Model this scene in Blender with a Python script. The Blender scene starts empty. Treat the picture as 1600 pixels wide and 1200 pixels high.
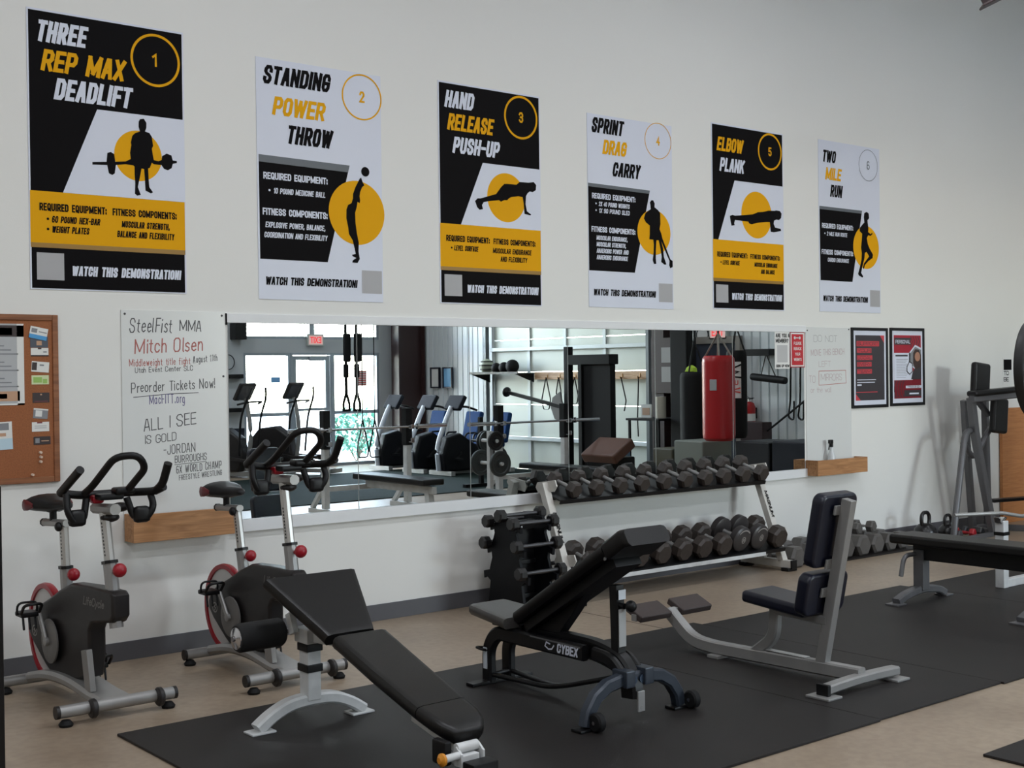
import bpy, bmesh, math, random
from mathutils import Vector, Matrix
random.seed(7)
PI = math.pi
SC = bpy.context.scene
COL = SC.collection

# ------------------------------------------------------------------ camera
CAM = Vector((-2.3918, -7.0847, 1.6172))
yaw, pit, rol = math.radians(39.215), math.radians(-0.488), math.radians(-0.7194)
fw = Vector((math.sin(yaw) * math.cos(pit), math.cos(yaw) * math.cos(pit), math.sin(pit)))
rt = Vector((math.cos(yaw), -math.sin(yaw), 0))
up = rt.cross(fw)
r2 = rt * math.cos(rol) + up * math.sin(rol)
u2 = -rt * math.sin(rol) + up * math.cos(rol)
cam_data = bpy.data.cameras.new('camera')
cam = bpy.data.objects.new('camera', cam_data)
COL.objects.link(cam)
cam_data.sensor_width = 36.0
cam_data.lens = 2000.4 * 36 / 1600
cam_data.clip_start = 0.05
cam.matrix_world = Matrix(((r2.x, u2.x, -fw.x, CAM.x), (r2.y, u2.y, -fw.y, CAM.y), (r2.z, u2.z, -fw.z, CAM.z), (0, 0, 0, 1)))
SC.camera = cam

# ------------------------------------------------------------------ sky, exposure, portals
SC.view_settings.view_transform = 'Standard'
SC.view_settings.look = 'None'
SC.view_settings.exposure = 0.30
SC.view_settings.gamma = 1.0
SC.view_settings.use_curve_mapping = False
try:
    SC.cycles.use_denoising = True
    SC.cycles.max_bounces = 10
    SC.cycles.transparent_max_bounces = 12
    SC.cycles.caustics_reflective = False
    SC.cycles.caustics_refractive = False
    SC.cycles.sample_clamp_indirect = 6.0
except Exception:
    pass
W_ = bpy.data.worlds.new('sky')
SC.world = W_
W_.use_nodes = True
nt = W_.node_tree
bg = nt.nodes['Background']
sky = nt.nodes.new('ShaderNodeTexSky')
sky.sky_type = 'NISHITA'
sky.sun_disc = False
sky.sun_elevation = math.radians(52)
sky.sun_rotation = math.radians(200)
hs_ = nt.nodes.new('ShaderNodeHueSaturation')
hs_.inputs['Saturation'].default_value = 0.6      # sky blue muted for a more neutral daylight
nt.links.new(sky.outputs['Color'], hs_.inputs['Color'])
nt.links.new(hs_.outputs['Color'], bg.inputs['Color'])
SKY = 5.0
bg.inputs['Strength'].default_value = SKY

def area(name, loc, size, rot, power=0.0, color=(1, 1, 1), portal=False, parent=None):
    L = bpy.data.lights.new(name, 'AREA')
    L.shape = 'RECTANGLE'
    L.size, L.size_y = size
    L.energy = power
    L.color = color
    o = bpy.data.objects.new(name, L)
    COL.objects.link(o)
    o.location = loc
    o.rotation_euler = rot
    if portal:
        L.cycles.is_portal = True
    if parent: o.parent = parent
    return o
# the sky enters through the glazed shop front (opening 7.85..10.6) and its transom
area('sky_portal_front', (9.22, -12.66, 1.0), (2.75, 2.0), (math.radians(-90), 0, PI), portal=True)
area('sky_portal_transom', (9.2, -12.66, 2.9), (2.75, 1.3), (math.radians(-90), 0, PI), portal=True)

# ------------------------------------------------------------------ helpers
def lin(c):
    return tuple(((x / 255) / 12.92 if x <= 10.3 else (((x / 255) + 0.055) / 1.055) ** 2.4) for x in c)
MATS = {}
def mat(name, rgb, rough=0.5, metal=0.0, var=0.0, vscale=8.0, bump=0.0, bscale=60.0, emit=0.0, spec=None, coat=0.0):
    if name in MATS: return MATS[name]
    m = bpy.data.materials.new(name)
    m.use_nodes = True
    t = m.node_tree
    b = t.nodes['Principled BSDF']
    c = lin(rgb)
    b.inputs['Base Color'].default_value = (*c, 1)
    b.inputs['Roughness'].default_value = rough
    b.inputs['Metallic'].default_value = metal
    if spec is not None: b.inputs['Specular IOR Level'].default_value = spec
    if coat: b.inputs['Coat Weight'].default_value = coat
    tc = t.nodes.new('ShaderNodeTexCoord')
    if var:
        n = t.nodes.new('ShaderNodeTexNoise'); n.inputs['Scale'].default_value = vscale; n.inputs['Detail'].default_value = 6
        r = t.nodes.new('ShaderNodeValToRGB')
        r.color_ramp.elements[0].position = 0.3; r.color_ramp.elements[1].position = 0.7
        r.color_ramp.elements[0].color = (*[x * (1 - var) for x in c], 1)
        r.color_ramp.elements[1].color = (*[min(1, x * (1 + var)) for x in c], 1)
        t.links.new(tc.outputs['Object'], n.inputs['Vector']); t.links.new(n.outputs['Fac'], r.inputs['Fac'])
        t.links.new(r.outputs['Color'], b.inputs['Base Color'])
    if bump:
        n2 = t.nodes.new('ShaderNodeTexNoise'); n2.inputs['Scale'].default_value = bscale; n2.inputs['Detail'].default_value = 4
        bp = t.nodes.new('ShaderNodeBump'); bp.inputs['Strength'].default_value = bump; bp.inputs['Distance'].default_value = 0.002
        t.links.new(tc.outputs['Object'], n2.inputs['Vector']); t.links.new(n2.outputs['Fac'], bp.inputs['Height'])
        t.links.new(bp.outputs['Normal'], b.inputs['Normal'])
    if emit:
        b.inputs['Emission Color'].default_value = (*c, 1)
        b.inputs['Emission Strength'].default_value = emit
    MATS[name] = m
    return m

def wood(name, rgb, axis='X', dark=0.6):
    if name in MATS: return MATS[name]
    m = mat(name, rgb, 0.55)
    t = m.node_tree; b = t.nodes['Principled BSDF']
    tc = t.nodes.new('ShaderNodeTexCoord'); mp = t.nodes.new('ShaderNodeMapping')
    s = {'X': (1.2, 14, 14), 'Z': (14, 14, 1.2), 'Y': (14, 1.2, 14)}[axis]
    mp.inputs['Scale'].default_value = s
    n = t.nodes.new('ShaderNodeTexNoise'); n.inputs['Scale'].default_value = 2.5; n.inputs['Detail'].default_value = 8; n.inputs['Distortion'].default_value = 1.2
    r = t.nodes.new('ShaderNodeValToRGB'); c = lin(rgb)
    r.color_ramp.elements[0].position = 0.3; r.color_ramp.elements[1].position = 0.65
    r.color_ramp.elements[0].color = (c[0] * dark, c[1] * dark * 0.9, c[2] * dark * 0.8, 1)
    r.color_ramp.elements[1].color = (*c, 1)
    t.links.new(tc.outputs['Object'], mp.inputs['Vector']); t.links.new(mp.outputs['Vector'], n.inputs['Vector'])
    t.links.new(n.outputs['Fac'], r.inputs['Fac']); t.links.new(r.outputs['Color'], b.inputs['Base Color'])
    return m

def glass_mat(name, tint=(0.97, 0.985, 0.98)):
    if name in MATS: return MATS[name]
    m = bpy.data.materials.new(name); m.use_nodes = True; t = m.node_tree; t.nodes.clear()
    o = t.nodes.new('ShaderNodeOutputMaterial'); mx = t.nodes.new('ShaderNodeMixShader')
    tr = t.nodes.new('ShaderNodeBsdfTransparent'); gl = t.nodes.new('ShaderNodeBsdfGlossy'); fr = t.nodes.new('ShaderNodeFresnel')
    tr.inputs['Color'].default_value = (*tint, 1); gl.inputs['Roughness'].default_value = 0.02; fr.inputs['IOR'].default_value = 1.45
    t.links.new(fr.outputs['Fac'], mx.inputs['Fac']); t.links.new(tr.outputs[0], mx.inputs[1]); t.links.new(gl.outputs[0], mx.inputs[2])
    t.links.new(mx.outputs[0], o.inputs['Surface'])
    MATS[name] = m
    return m

def frame_of(t, upv):
    s = t.cross(upv)
    if s.length < 1e-4: s = t.cross(Vector((1, 0, 0)) if abs(t.x) < 0.9 else Vector((0, 1, 0)))
    s.normalize()
    u = s.cross(t).normalized()
    return s, u

def fillet(pts, r, n=5):
    pts = [Vector(p) for p in pts]
    out = [pts[0]]
    for i in range(1, len(pts) - 1):
        p, a, b = pts[i], pts[i - 1], pts[i + 1]
        d1, d2 = (a - p), (b - p)
        k = min(r, d1.length * 0.48, d2.length * 0.48)
        q1, q2 = p + d1.normalized() * k, p + d2.normalized() * k
        for j in range(n + 1):
            s = j / n
            out.append(q1 * (1 - s) ** 2 + p * 2 * s * (1 - s) + q2 * s * s)
    out.append(pts[-1])
    return out

class MB:
    """collects shapes in world coordinates, then becomes one mesh object"""
    def __init__(s): s.bm = bmesh.new()
    def _faces(s, vs, fs, m):
        bv = [s.bm.verts.new(v) for v in vs]
        for f in fs:
            try:
                q = s.bm.faces.new([bv[i] for i in f]); q.material_index = m
            except ValueError: pass
        return bv
    def box(s, c, d, bev=0.0, m=0, R=None, seg=2):
        """c centre, d full size, R optional 3x3 rotation"""
        R = R or Matrix.Identity(3)
        b = bmesh.new()
        bmesh.ops.create_cube(b, size=1.0)
        for v in b.verts: v.co = Vector((v.co.x * d[0], v.co.y * d[1], v.co.z * d[2]))
        if bev: bmesh.ops.bevel(b, geom=list(b.edges), offset=min(bev, 0.49 * min(d)), segments=seg, affect='EDGES', profile=0.5)
        s.merge(b, Matrix.Translation(Vector(c)) @ R.to_4x4(), m)
        return s
    def merge(s, b, M, m=0):
        b.verts.index_update()
        s._faces([M @ v.co for v in b.verts], [[v.index for v in f.verts] for f in b.faces], m)
        b.free()
    def bx(s, x0, x1, y0, y1, z0, z1, bev=0.0, m=0, seg=2):
        return s.box(((x0 + x1) / 2, (y0 + y1) / 2, (z0 + z1) / 2), (abs(x1 - x0), abs(y1 - y0), abs(z1 - z0)), bev, m, None, seg)
    def bar(s, a, b, w, h, upv=(0, 0, 1), bev=0.004, m=0, seg=2):
        """square bar from a to b; w across, h along upv"""
        a, b = Vector(a), Vector(b); t = (b - a).normalized(); sd, u = frame_of(t, Vector(upv))
        R = Matrix((sd, t, u)).transposed()
        return s.box((a + b) / 2, (w, (b - a).length, h), bev, m, R, seg)
    def sweep(s, pts, prof, upv=(0, 0, 1), m=0, closed=False, scale=None):
        pts = [Vector(p) for p in pts]; n = len(pts); upv = Vector(upv); k = len(prof)
        rings = []
        for i in range(n):
            if closed: t1 = (pts[i] - pts[i - 1]).normalized(); t2 = (pts[(i + 1) % n] - pts[i]).normalized()
            else:
                t1 = (pts[i] - pts[i - 1]).normalized() if i else (pts[1] - pts[0]).normalized()
                t2 = (pts[i + 1] - pts[i]).normalized() if i < n - 1 else t1
            nn = (t1 + t2)
            nn = nn.normalized() if nn.length > 1e-6 else t1
            sd, u = frame_of(t1, upv)
            sc = scale[i] if scale else 1.0
            ring = []
            for (a, b) in prof:
                o = (sd * a + u * b) * sc
                dn = t1.dot(nn)
                if abs(dn) > 0.2: o = o - t1 * (o.dot(nn) / dn)
                ring.append(s.bm.verts.new(pts[i] + o))
            rings.append(ring)
        for i in range(n if closed else n - 1):
            A, B = rings[i], rings[(i + 1) % n]
            for j in range(k):
                try:
                    f = s.bm.faces.new((A[j], A[(j + 1) % k], B[(j + 1) % k], B[j])); f.material_index = m
                except ValueError: pass
        if not closed:
            for r in (rings[0], rings[-1]):
                try: f = s.bm.faces.new(r); f.material_index = m
                except ValueError: pass
        return s
    def tube(s, pts, r, seg=12, upv=(0, 0, 1), m=0, fr=0.0, closed=False, scale=None):
        if fr: pts = fillet(pts, fr)
        return s.sweep(pts, [(r * math.cos(2 * PI * i / seg), r * math.sin(2 * PI * i / seg)) for i in range(seg)], upv, m, closed, scale)
    def rtube(s, pts, w, h, upv=(0, 0, 1), m=0, fr=0.0, c=0.006, scale=None):
        if fr: pts = fillet(pts, fr)
        a, b = w / 2, h / 2; c = min(c, a * 0.6, b * 0.6)
        prof = [(a - c, b), (-a + c, b), (-a, b - c), (-a, -b + c), (-a + c, -b), (a - c, -b), (a, -b + c), (a, b - c)]
        return s.sweep(pts, prof, upv, m, False, scale)
    def lathe(s, prof, c, axis=(0, 0, 1), seg=24, m=0, ph=0.0, hollow=False):
        """prof: (radius, along) from one end to the other"""
        c = Vector(c); ax = Vector(axis).normalized(); sd, u = frame_of(ax, Vector((0, 0, 1)) if abs(ax.z) < 0.9 else Vector((0, 1, 0)))
        rings = []
        for (r, z) in prof:
            if r < 1e-5: rings.append([s.bm.verts.new(c + ax * z)])
            else: rings.append([s.bm.verts.new(c + ax * z + (sd * math.cos(ph + 2 * PI * i / seg) + u * math.sin(ph + 2 * PI * i / seg)) * r) for i in range(seg)])
        for A, B in zip(rings, rings[1:] + ([rings[0]] if hollow else [])):
            for i in range(seg):
                j = (i + 1) % seg
                q = [A[0] if len(A) == 1 else A[i], A[0] if len(A) == 1 else A[j], B[0] if len(B) == 1 else B[j], B[0] if len(B) == 1 else B[i]]
                u_ = []
                for v in q:
                    if v not in u_: u_.append(v)
                if len(u_) > 2:
                    try: f = s.bm.faces.new(u_); f.material_index = m
                    except ValueError: pass
        for r, flip in ((rings[0], 0), (rings[-1], 1)):
            if len(r) > 2 and not hollow:
                try: f = s.bm.faces.new(r); f.material_index = m
                except ValueError: pass
        return s
    def ball(s, c, r, m=0, sc=(1, 1, 1), seg=16):
        n = 9
        b = bmesh.new(); bmesh.ops.create_uvsphere(b, u_segments=seg, v_segments=n, radius=r)
        s.merge(b, Matrix.Translation(Vector(c)) @ Matrix.Diagonal((*sc, 1)), m)
        return s
    def prism(s, poly, org, U, V, depth, m=0, bev=0.0, seg=2):
        """polygon (u,v) in plane org+u*U+v*V, thickened by vector depth"""
        org, U, V, depth = Vector(org), Vector(U), Vector(V), Vector(depth)
        b = bmesh.new()
        a = [b.verts.new(org + U * p[0] + V * p[1]) for p in poly]
        c = [b.verts.new(org + U * p[0] + V * p[1] + depth) for p in poly]
        n = len(poly)
        f1 = b.faces.new(a); f2 = b.faces.new(c[::-1])
        for i in range(n): b.faces.new((a[i], c[i], c[(i + 1) % n], a[(i + 1) % n]))
        bmesh.ops.recalc_face_normals(b, faces=b.faces)
        if bev:
            ed = [e for e in b.edges if e in f1.edges[:] or e in f2.edges[:]]
            bmesh.ops.bevel(b, geom=ed, offset=bev, segments=seg, affect='EDGES', profile=0.5)
        s.merge(b, Matrix.Identity(4), m)
        return s
    def flat(s, poly, org, U, V, m=0):
        org, U, V = Vector(org), Vector(U), Vector(V)
        s._faces([org + U * p[0] + V * p[1] for p in poly], [list(range(len(poly)))], m)
        return s
    def loft(s, rings, m=0, cap=True):
        R = [[s.bm.verts.new(Vector(p)) for p in r] for r in rings]; k = len(R[0])
        for A, B in zip(R, R[1:]):
            for j in range(k):
                f = s.bm.faces.new((A[j], A[(j + 1) % k], B[(j + 1) % k], B[j])); f.material_index = m
        if cap:
            for r in (R[0], R[-1]):
                f = s.bm.faces.new(r); f.material_index = m
        return s

ROOT = {}
def setp(o, label=None, cat=None, group=None, kind=None):
    if label: o['label'] = label
    if cat: o['category'] = cat
    if group: o['group'] = group
    if kind: o['kind'] = kind
    return o
def thing(name, label, cat, loc=(0, 0, 0), rotz=0.0, group=None):
    o = bpy.data.objects.new(name, None)
    o.empty_display_size = 0.1
    COL.objects.link(o)
    o.location = loc; o.rotation_euler = (0, 0, rotz)
    ROOT[o.name] = Matrix.Translation(Vector(loc)) @ Matrix.Rotation(rotz, 4, 'Z')
    return setp(o, label, cat, group)
def obj(name, mb, mats, parent=None, ang=35, recalc=True, at=None):
    """link the collected shapes as one mesh object; a part's vertices go into its thing's frame.
    at: for a top-level mesh, the point its origin is put at"""
    if recalc: bmesh.ops.recalc_face_normals(mb.bm, faces=mb.bm.faces)
    me = bpy.data.meshes.new(name)
    M = Matrix.Identity(4)
    if parent is not None: M = ROOT[parent.name].inverted()
    elif at is not None: M = Matrix.Translation(-Vector(at))
    for v in mb.bm.verts: v.co = M @ v.co
    mb.bm.to_mesh(me); mb.bm.free()
    for p in me.polygons: p.use_smooth = True
    try: me.set_sharp_from_angle(angle=math.radians(ang))
    except Exception: pass
    if not isinstance(mats, (list, tuple)): mats = [mats]
    for m in mats: me.materials.append(m)
    o = bpy.data.objects.new(name, me)
    COL.objects.link(o)
    if recalc and len(me.polygons) > 6:
        wn = o.modifiers.new('weighted_normal', 'WEIGHTED_NORMAL'); wn.keep_sharp = True; wn.weight = 60
    if parent is not None:
        o.parent = parent; ROOT[o.name] = ROOT[parent.name]
    else:
        ROOT[o.name] = M.inverted()
        if at is not None: o.location = at
    return o
def tag(o, label, cat, group=None, kind=None): return setp(o, label, cat, group, kind)
def struct(name, mb, mats, parent=None, ang=35):
    o = obj(name, mb, mats, parent, ang)
    if parent is None: o['kind'] = 'structure'
    return o
def dup(root, loc, label, rot=None, scale=None, group=None):
    r = root.copy(); COL.objects.link(r); r.location = loc
    if rot is not None: r.rotation_euler = rot
    if scale is not None: r.scale = (scale,) * 3
    r['label'] = label
    if group: r['group'] = group
    for ch in list(root.children):
        c = ch.copy(); COL.objects.link(c); c.parent = r
        for g in list(ch.children):
            d = g.copy(); COL.objects.link(d); d.parent = c
    return r

# ------------------------------------------------------------------ stroke lettering
GL = {
'A': (4, [[(0, 0), (1.6, 6), (2.4, 6), (4, 0)], [(.7, 1.9), (3.3, 1.9)]]),
'B': (4, [[(0, 0), (0, 6), (3, 6), (4, 5.2), (4, 3.8), (3.2, 3.1), (0, 3.1)], [(3.2, 3.1), (4, 2.4), (4, .8), (3, 0), (0, 0)]]),
'C': (4, [[(4, 4.2), (4, 5), (3, 6), (1, 6), (0, 5), (0, 1), (1, 0), (3, 0), (4, 1), (4, 1.8)]]),
'D': (4, [[(0, 0), (0, 6), (2.8, 6), (4, 5), (4, 1), (2.8, 0), (0, 0)]]),
'E': (3.4, [[(3.4, 6), (0, 6), (0, 0), (3.4, 0)], [(0, 3), (3, 3)]]),
'F': (3.4, [[(3.4, 6), (0, 6), (0, 0)], [(0, 3), (3, 3)]]),
'G': (4, [[(4, 4.4), (4, 5), (3, 6), (1, 6), (0, 5), (0, 1), (1, 0), (3, 0), (4, 1), (4, 2.8), (2.2, 2.8)]]),
'H': (4, [[(0, 0), (0, 6)], [(4, 0), (4, 6)], [(0, 3), (4, 3)]]),
'I': (0, [[(0, 0), (0, 6)]]),
'J': (3.4, [[(3.4, 6), (3.4, 1), (2.6, 0), (.8, 0), (0, 1), (0, 1.8)]]),
'K': (4, [[(0, 0), (0, 6)], [(4, 6), (.4, 2.6)], [(1.6, 3.6), (4, 0)]]),
'L': (3.2, [[(0, 6), (0, 0), (3.2, 0)]]),
'M': (6, [[(0, 0), (0, 6)], [(0, 6), (3, .8)], [(3, .8), (6, 6)], [(6, 6), (6, 0)]]),
'N': (4.2, [[(0, 0), (0, 6)], [(0, 6), (4.2, 0)], [(4.2, 0), (4.2, 6)]]),
'O': (4, [[(1, 0), (0, 1), (0, 5), (1, 6), (3, 6), (4, 5), (4, 1), (3, 0), (1, 0)]]),
'P': (4, [[(0, 0), (0, 6), (3, 6), (4, 5.1), (4, 3.4), (3, 2.5), (0, 2.5)]]),
'Q': (4, [[(1, 0), (0, 1), (0, 5), (1, 6), (3, 6), (4, 5), (4, 1), (3, 0), (1, 0)], [(2.4, 1.6), (4.2, -.4)]]),
'R': (4, [[(0, 0), (0, 6), (3, 6), (4, 5.1), (4, 3.6), (3, 2.7), (0, 2.7)], [(2.2, 2.7), (4.1, 0)]]),
'S': (4, [[(4, 4.5), (4, 5), (3, 6), (1, 6), (0, 5), (0, 4.1), (1, 3.3), (3, 2.7), (4, 1.9), (4, 1), (3, 0), (1, 0), (0, 1), (0, 1.5)]]),
'T': (3.8, [[(0, 6), (3.8, 6)], [(1.9, 6), (1.9, 0)]]),
'U': (4, [[(0, 6), (0, 1), (1, 0), (3, 0), (4, 1), (4, 6)]]),
'V': (4, [[(0, 6), (2, 0)], [(2, 0), (4, 6)]]),
'W': (6.8, [[(0, 6), (1.6, 0)], [(1.6, 0), (3.4, 5.6)], [(3.4, 5.6), (5.2, 0)], [(5.2, 0), (6.8, 6)]]),
'X': (4, [[(0, 0), (4, 6)], [(0, 6), (4, 0)]]),
'Y': (4, [[(0, 6), (2, 2.8)], [(4, 6), (2, 2.8)], [(2, 2.8), (2, 0)]]),
'Z': (4, [[(0, 6), (4, 6)], [(4, 6), (0, 0)], [(0, 0), (4, 0)]]),
'0': (4, [[(1, 0), (0, 1), (0, 5), (1, 6), (3, 6), (4, 5), (4, 1), (3, 0), (1, 0)]]),
'1': (1.6, [[(0, 4.8), (1.5, 6), (1.5, 0)]]),
'2': (4, [[(0, 4.6), (0, 5), (1, 6), (3, 6), (4, 5), (4, 4), (0, 0), (4, 0)]]),
'3': (4, [[(0, 5), (1, 6), (3, 6), (4, 5), (4, 4), (3, 3.1), (1.4, 3.1)], [(3, 3.1), (4, 2.2), (4, 1), (3, 0), (1, 0), (0, 1)]]),
'4': (4, [[(3, 0), (3, 6), (0, 1.8), (4, 1.8)]]),
'5': (4, [[(3.8, 6), (.3, 6), (0, 3.2), (2.8, 3.6), (4, 2.6), (4, 1), (3, 0), (1, 0), (0, .9)]]),
'6': (4, [[(3.7, 5.2), (3, 6), (1, 6), (0, 5), (0, 1), (1, 0), (3, 0), (4, 1), (4, 2.4), (3, 3.4), (0, 3)]]),
'8': (4, [[(1, 3.2), (0, 4), (0, 5), (1, 6), (3, 6), (4, 5), (4, 4), (3, 3.2), (1, 3.2), (0, 2.3), (0, 1), (1, 0), (3, 0), (4, 1), (4, 2.3), (3, 3.2)]]),
'9': (4, [[(0, .8), (1, 0), (3, 0), (4, 1), (4, 5), (3, 6), (1, 6), (0, 5), (0, 3.6), (1, 2.7), (4, 3)]]),
'-': (2.4, [[(0, 2.9), (2.4, 2.9)]]), ':': (0, [[(0, .2), (0, 1.2)], [(0, 3.4), (0, 4.4)]]),
'.': (0, [[(0, 0), (0, .8)]]), ',': (.4, [[(.4, .8), (0, -.8)]]), '!': (0, [[(0, 6), (0, 2)], [(0, .8), (0, 0)]]), '?': (3.6, [[(0, 5), (1, 6), (2.6, 6), (3.6, 5), (3.6, 4.2), (1.8, 3), (1.8, 1.8)], [(1.8, .6), (1.8, 0)]]),
'*': (1, [[(0, 3), (1, 3)]]),
'a': (3, [[(3, 3), (2, 3.8), (.8, 3.8), (0, 2.8), (0, 1), (.8, 0), (2, 0), (3, 1)], [(3, 3.8), (3, 0)]]),
'b': (3, [[(0, 6), (0, 0)], [(0, 2.8), (1, 3.8), (2.2, 3.8), (3, 2.8), (3, 1), (2.2, 0), (0, .4)]]),
'c': (2.8, [[(2.8, 3), (2, 3.8), (.8, 3.8), (0, 2.8), (0, 1), (.8, 0), (2, 0), (2.8, .8)]]),
'd': (3, [[(3, 6), (3, 0)], [(3, 2.8), (2, 3.8), (.8, 3.8), (0, 2.8), (0, 1), (.8, 0), (2, 0), (3, 1)]]),
'e': (3, [[(0, 2), (3, 2.2), (2.6, 3.4), (1.6, 3.9), (.5, 3.3), (0, 2), (.4, .6), (1.6, 0), (2.9, .7)]]),
'f': (2.2, [[(2.2, 5.6), (1.4, 6), (.8, 5.2), (.8, 0)], [(0, 3.6), (2, 3.6)]]),
'g': (3, [[(3, 3), (2, 3.8), (.8, 3.8), (0, 2.8), (0, 1), (.8, 0), (2, 0), (3, 1)], [(3, 3.8), (3, -1), (2, -2), (.3, -1.6)]]),
'h': (2.8, [[(0, 6), (0, 0)], [(0, 2.6), (1, 3.8), (2, 3.8), (2.8, 2.8), (2.8, 0)]]),
'i': (0, [[(0, 3.8), (0, 0)], [(0, 5.2), (0, 5.6)]]),
'k': (2.6, [[(0, 6), (0, 0)], [(2.4, 3.8), (.2, 1.8)], [(.9, 2.4), (2.6, 0)]]),
'l': (.4, [[(0, 6), (0, .5), (.4, 0)]]),
'm': (4.4, [[(0, 3.8), (0, 0)], [(0, 2.8), (.8, 3.8), (1.8, 3.6), (2.2, 2.6), (2.2, 0)], [(2.2, 2.8), (3, 3.8), (4, 3.6), (4.4, 2.6), (4.4, 0)]]),
'n': (2.8, [[(0, 3.8), (0, 0)], [(0, 2.6), (1, 3.8), (2, 3.8), (2.8, 2.8), (2.8, 0)]]),
'o': (3, [[(.8, 0), (0, 1), (0, 2.8), (.8, 3.8), (2.2, 3.8), (3, 2.8), (3, 1), (2.2, 0), (.8, 0)]]),
'r': (2, [[(0, 3.8), (0, 0)], [(0, 2.4), (.8, 3.6), (2, 3.8)]]),
's': (2.6, [[(2.6, 3.3), (1.6, 3.9), (.3, 3.4), (.3, 2.5), (2.4, 1.6), (2.6, .6), (1.4, 0), (0, .5)]]),
't': (2, [[(1, 5.4), (1, .6), (2, 0)], [(0, 3.8), (2, 3.8)]]),
'u': (2.8, [[(0, 3.8), (0, 1), (.8, 0), (2, 0), (2.8, 1)], [(2.8, 3.8), (2.8, 0)]]),
'v': (2.8, [[(0, 3.8), (1.4, 0)], [(1.4, 0), (2.8, 3.8)]]),
'w': (4, [[(0, 3.8), (1, 0)], [(1, 0), (2, 3)], [(2, 3), (3, 0)], [(3, 0), (4, 3.8)]]),
'y': (2.8, [[(0, 3.8), (1.5, .2)], [(2.8, 3.8), (.6, -2)]]),
}
NS = [0]
LIFT = Vector((-2e-5, -6e-5, 0))      # strokes of one letter lie in separate thin layers of ink
def ribbon(mb, pts, t, org, U, V, m):
    """flat stroke of width t through 2-D points in plane (U,V)"""
    n = len(pts)
    if n < 2: return
    closed = n > 2 and (Vector(pts[0]) - Vector(pts[-1])).length < 1e-6
    P = [Vector(p) for p in pts]
    if closed: P = P[:-1]; n -= 1
    L, R = [], []
    for i in range(n):
        if closed: d1 = (P[i] - P[i - 1]); d2 = (P[(i + 1) % n] - P[i])
        else:
            d1 = P[i] - P[i - 1] if i else P[1] - P[0]
            d2 = P[i + 1] - P[i] if i < n - 1 else d1
        d1 = d1.normalized(); d2 = d2.normalized()
        nn = Vector((-(d1 + d2).y, (d1 + d2).x))
        if nn.length < 1e-6: nn = Vector((-d1.y, d1.x))
        nn.normalize()
        k = max(0.55, nn.dot(Vector((-d1.y, d1.x))))
        e = Vector((0, 0))
        L.append(P[i] + nn * (t / 2 / k)); R.append(P[i] - nn * (t / 2 / k))
    if not closed:
        d = (P[1] - P[0]).normalized() * t * 0.5; L[0] -= d; R[0] -= d
        d = (P[-1] - P[-2]).normalized() * t * 0.5; L[-1] += d; R[-1] += d
    w = lambda p: org + U * p.x + V * p.y
    lf = [LIFT * (.28 * i) for i in range(n)]
    vs = [w(p) + l for p, l in zip(L, lf)] + [w(p) + l for p, l in zip(R, lf)]
    fs = [[i, i + 1, n + i + 1, n + i] for i in range(n - 1)]
    if closed: fs.append([n - 1, 0, n, 2 * n - 1])
    mb._faces(vs, fs, m)
def text_width(txt, h, wd, t, gap):
    x = 0
    for ch in txt:
        x += (h * wd * 1.6 if ch == ' ' else GL.get(ch, (2,))[0] / 6 * h * wd * 2.4 / 1.0 * .7 + t + gap)
    return x - gap
def text(mb, txt, u, v, h, org, U, V, m, wd=0.62, t=0.17, gap=0.05, shear=0.0, width=None, jit=0.0, rise=0.0):
    """text with its lower left corner at (u,v) in the plane; h cap height; t stroke as share of h; width: fit to it"""
    T, Gp = t * h, gap * h
    adv = lambda k: sum((0.36 * h * k if c == ' ' else GL.get(c, (2, []))[0] / 6 * h * k + T + Gp) for c in txt) - Gp
    k = wd
    if width:
        a0, a1 = adv(0), adv(1)
        k = max(0.1, (width - a0) / max(1e-6, a1 - a0))
    x = 0.0
    hh = h - T
    for c in txt:
        if c == ' ': x += 0.36 * h * k + T + Gp; continue
        w, pl = GL.get(c, (2, []))
        jx, jy = random.uniform(-jit, jit) * h, random.uniform(-jit, jit) * h
        for p in pl:
            q = []
            for (a, b) in p:
                X = x + T / 2 + a / 6 * h * k + jx + random.uniform(-jit, jit) * h * .3; Y = T / 2 + b / 6 * hh + jy + random.uniform(-jit, jit) * h * .3
                q.append((u + X + shear * Y, v + Y + rise * X))
            NS[0] += 1
            ribbon(mb, q, T, org + LIFT * (NS[0] % 5) * 1.5, U, V, m)
        x += w / 6 * h * k + T + Gp
def disc(mb, u, v, r, org, U, V, m, n=40, ry=None):
    ry = ry or r
    mb.flat([(u + r * math.cos(2 * PI * i / n), v + ry * math.sin(2 * PI * i / n)) for i in range(n)], org, U, V, m)
def rect(mb, u0, u1, v0, v1, org, U, V, m): mb.flat([(u0, v0), (u1, v0), (u1, v1), (u0, v1)], org, U, V, m)
X3, Y3, Z3 = Vector((1, 0, 0)), Vector((0, 1, 0)), Vector((0, 0, 1))
def RX(a): return Matrix.Rotation(a, 3, 'X')
def RY(a): return Matrix.Rotation(a, 3, 'Y')
def RZ(a): return Matrix.Rotation(a, 3, 'Z')

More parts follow.
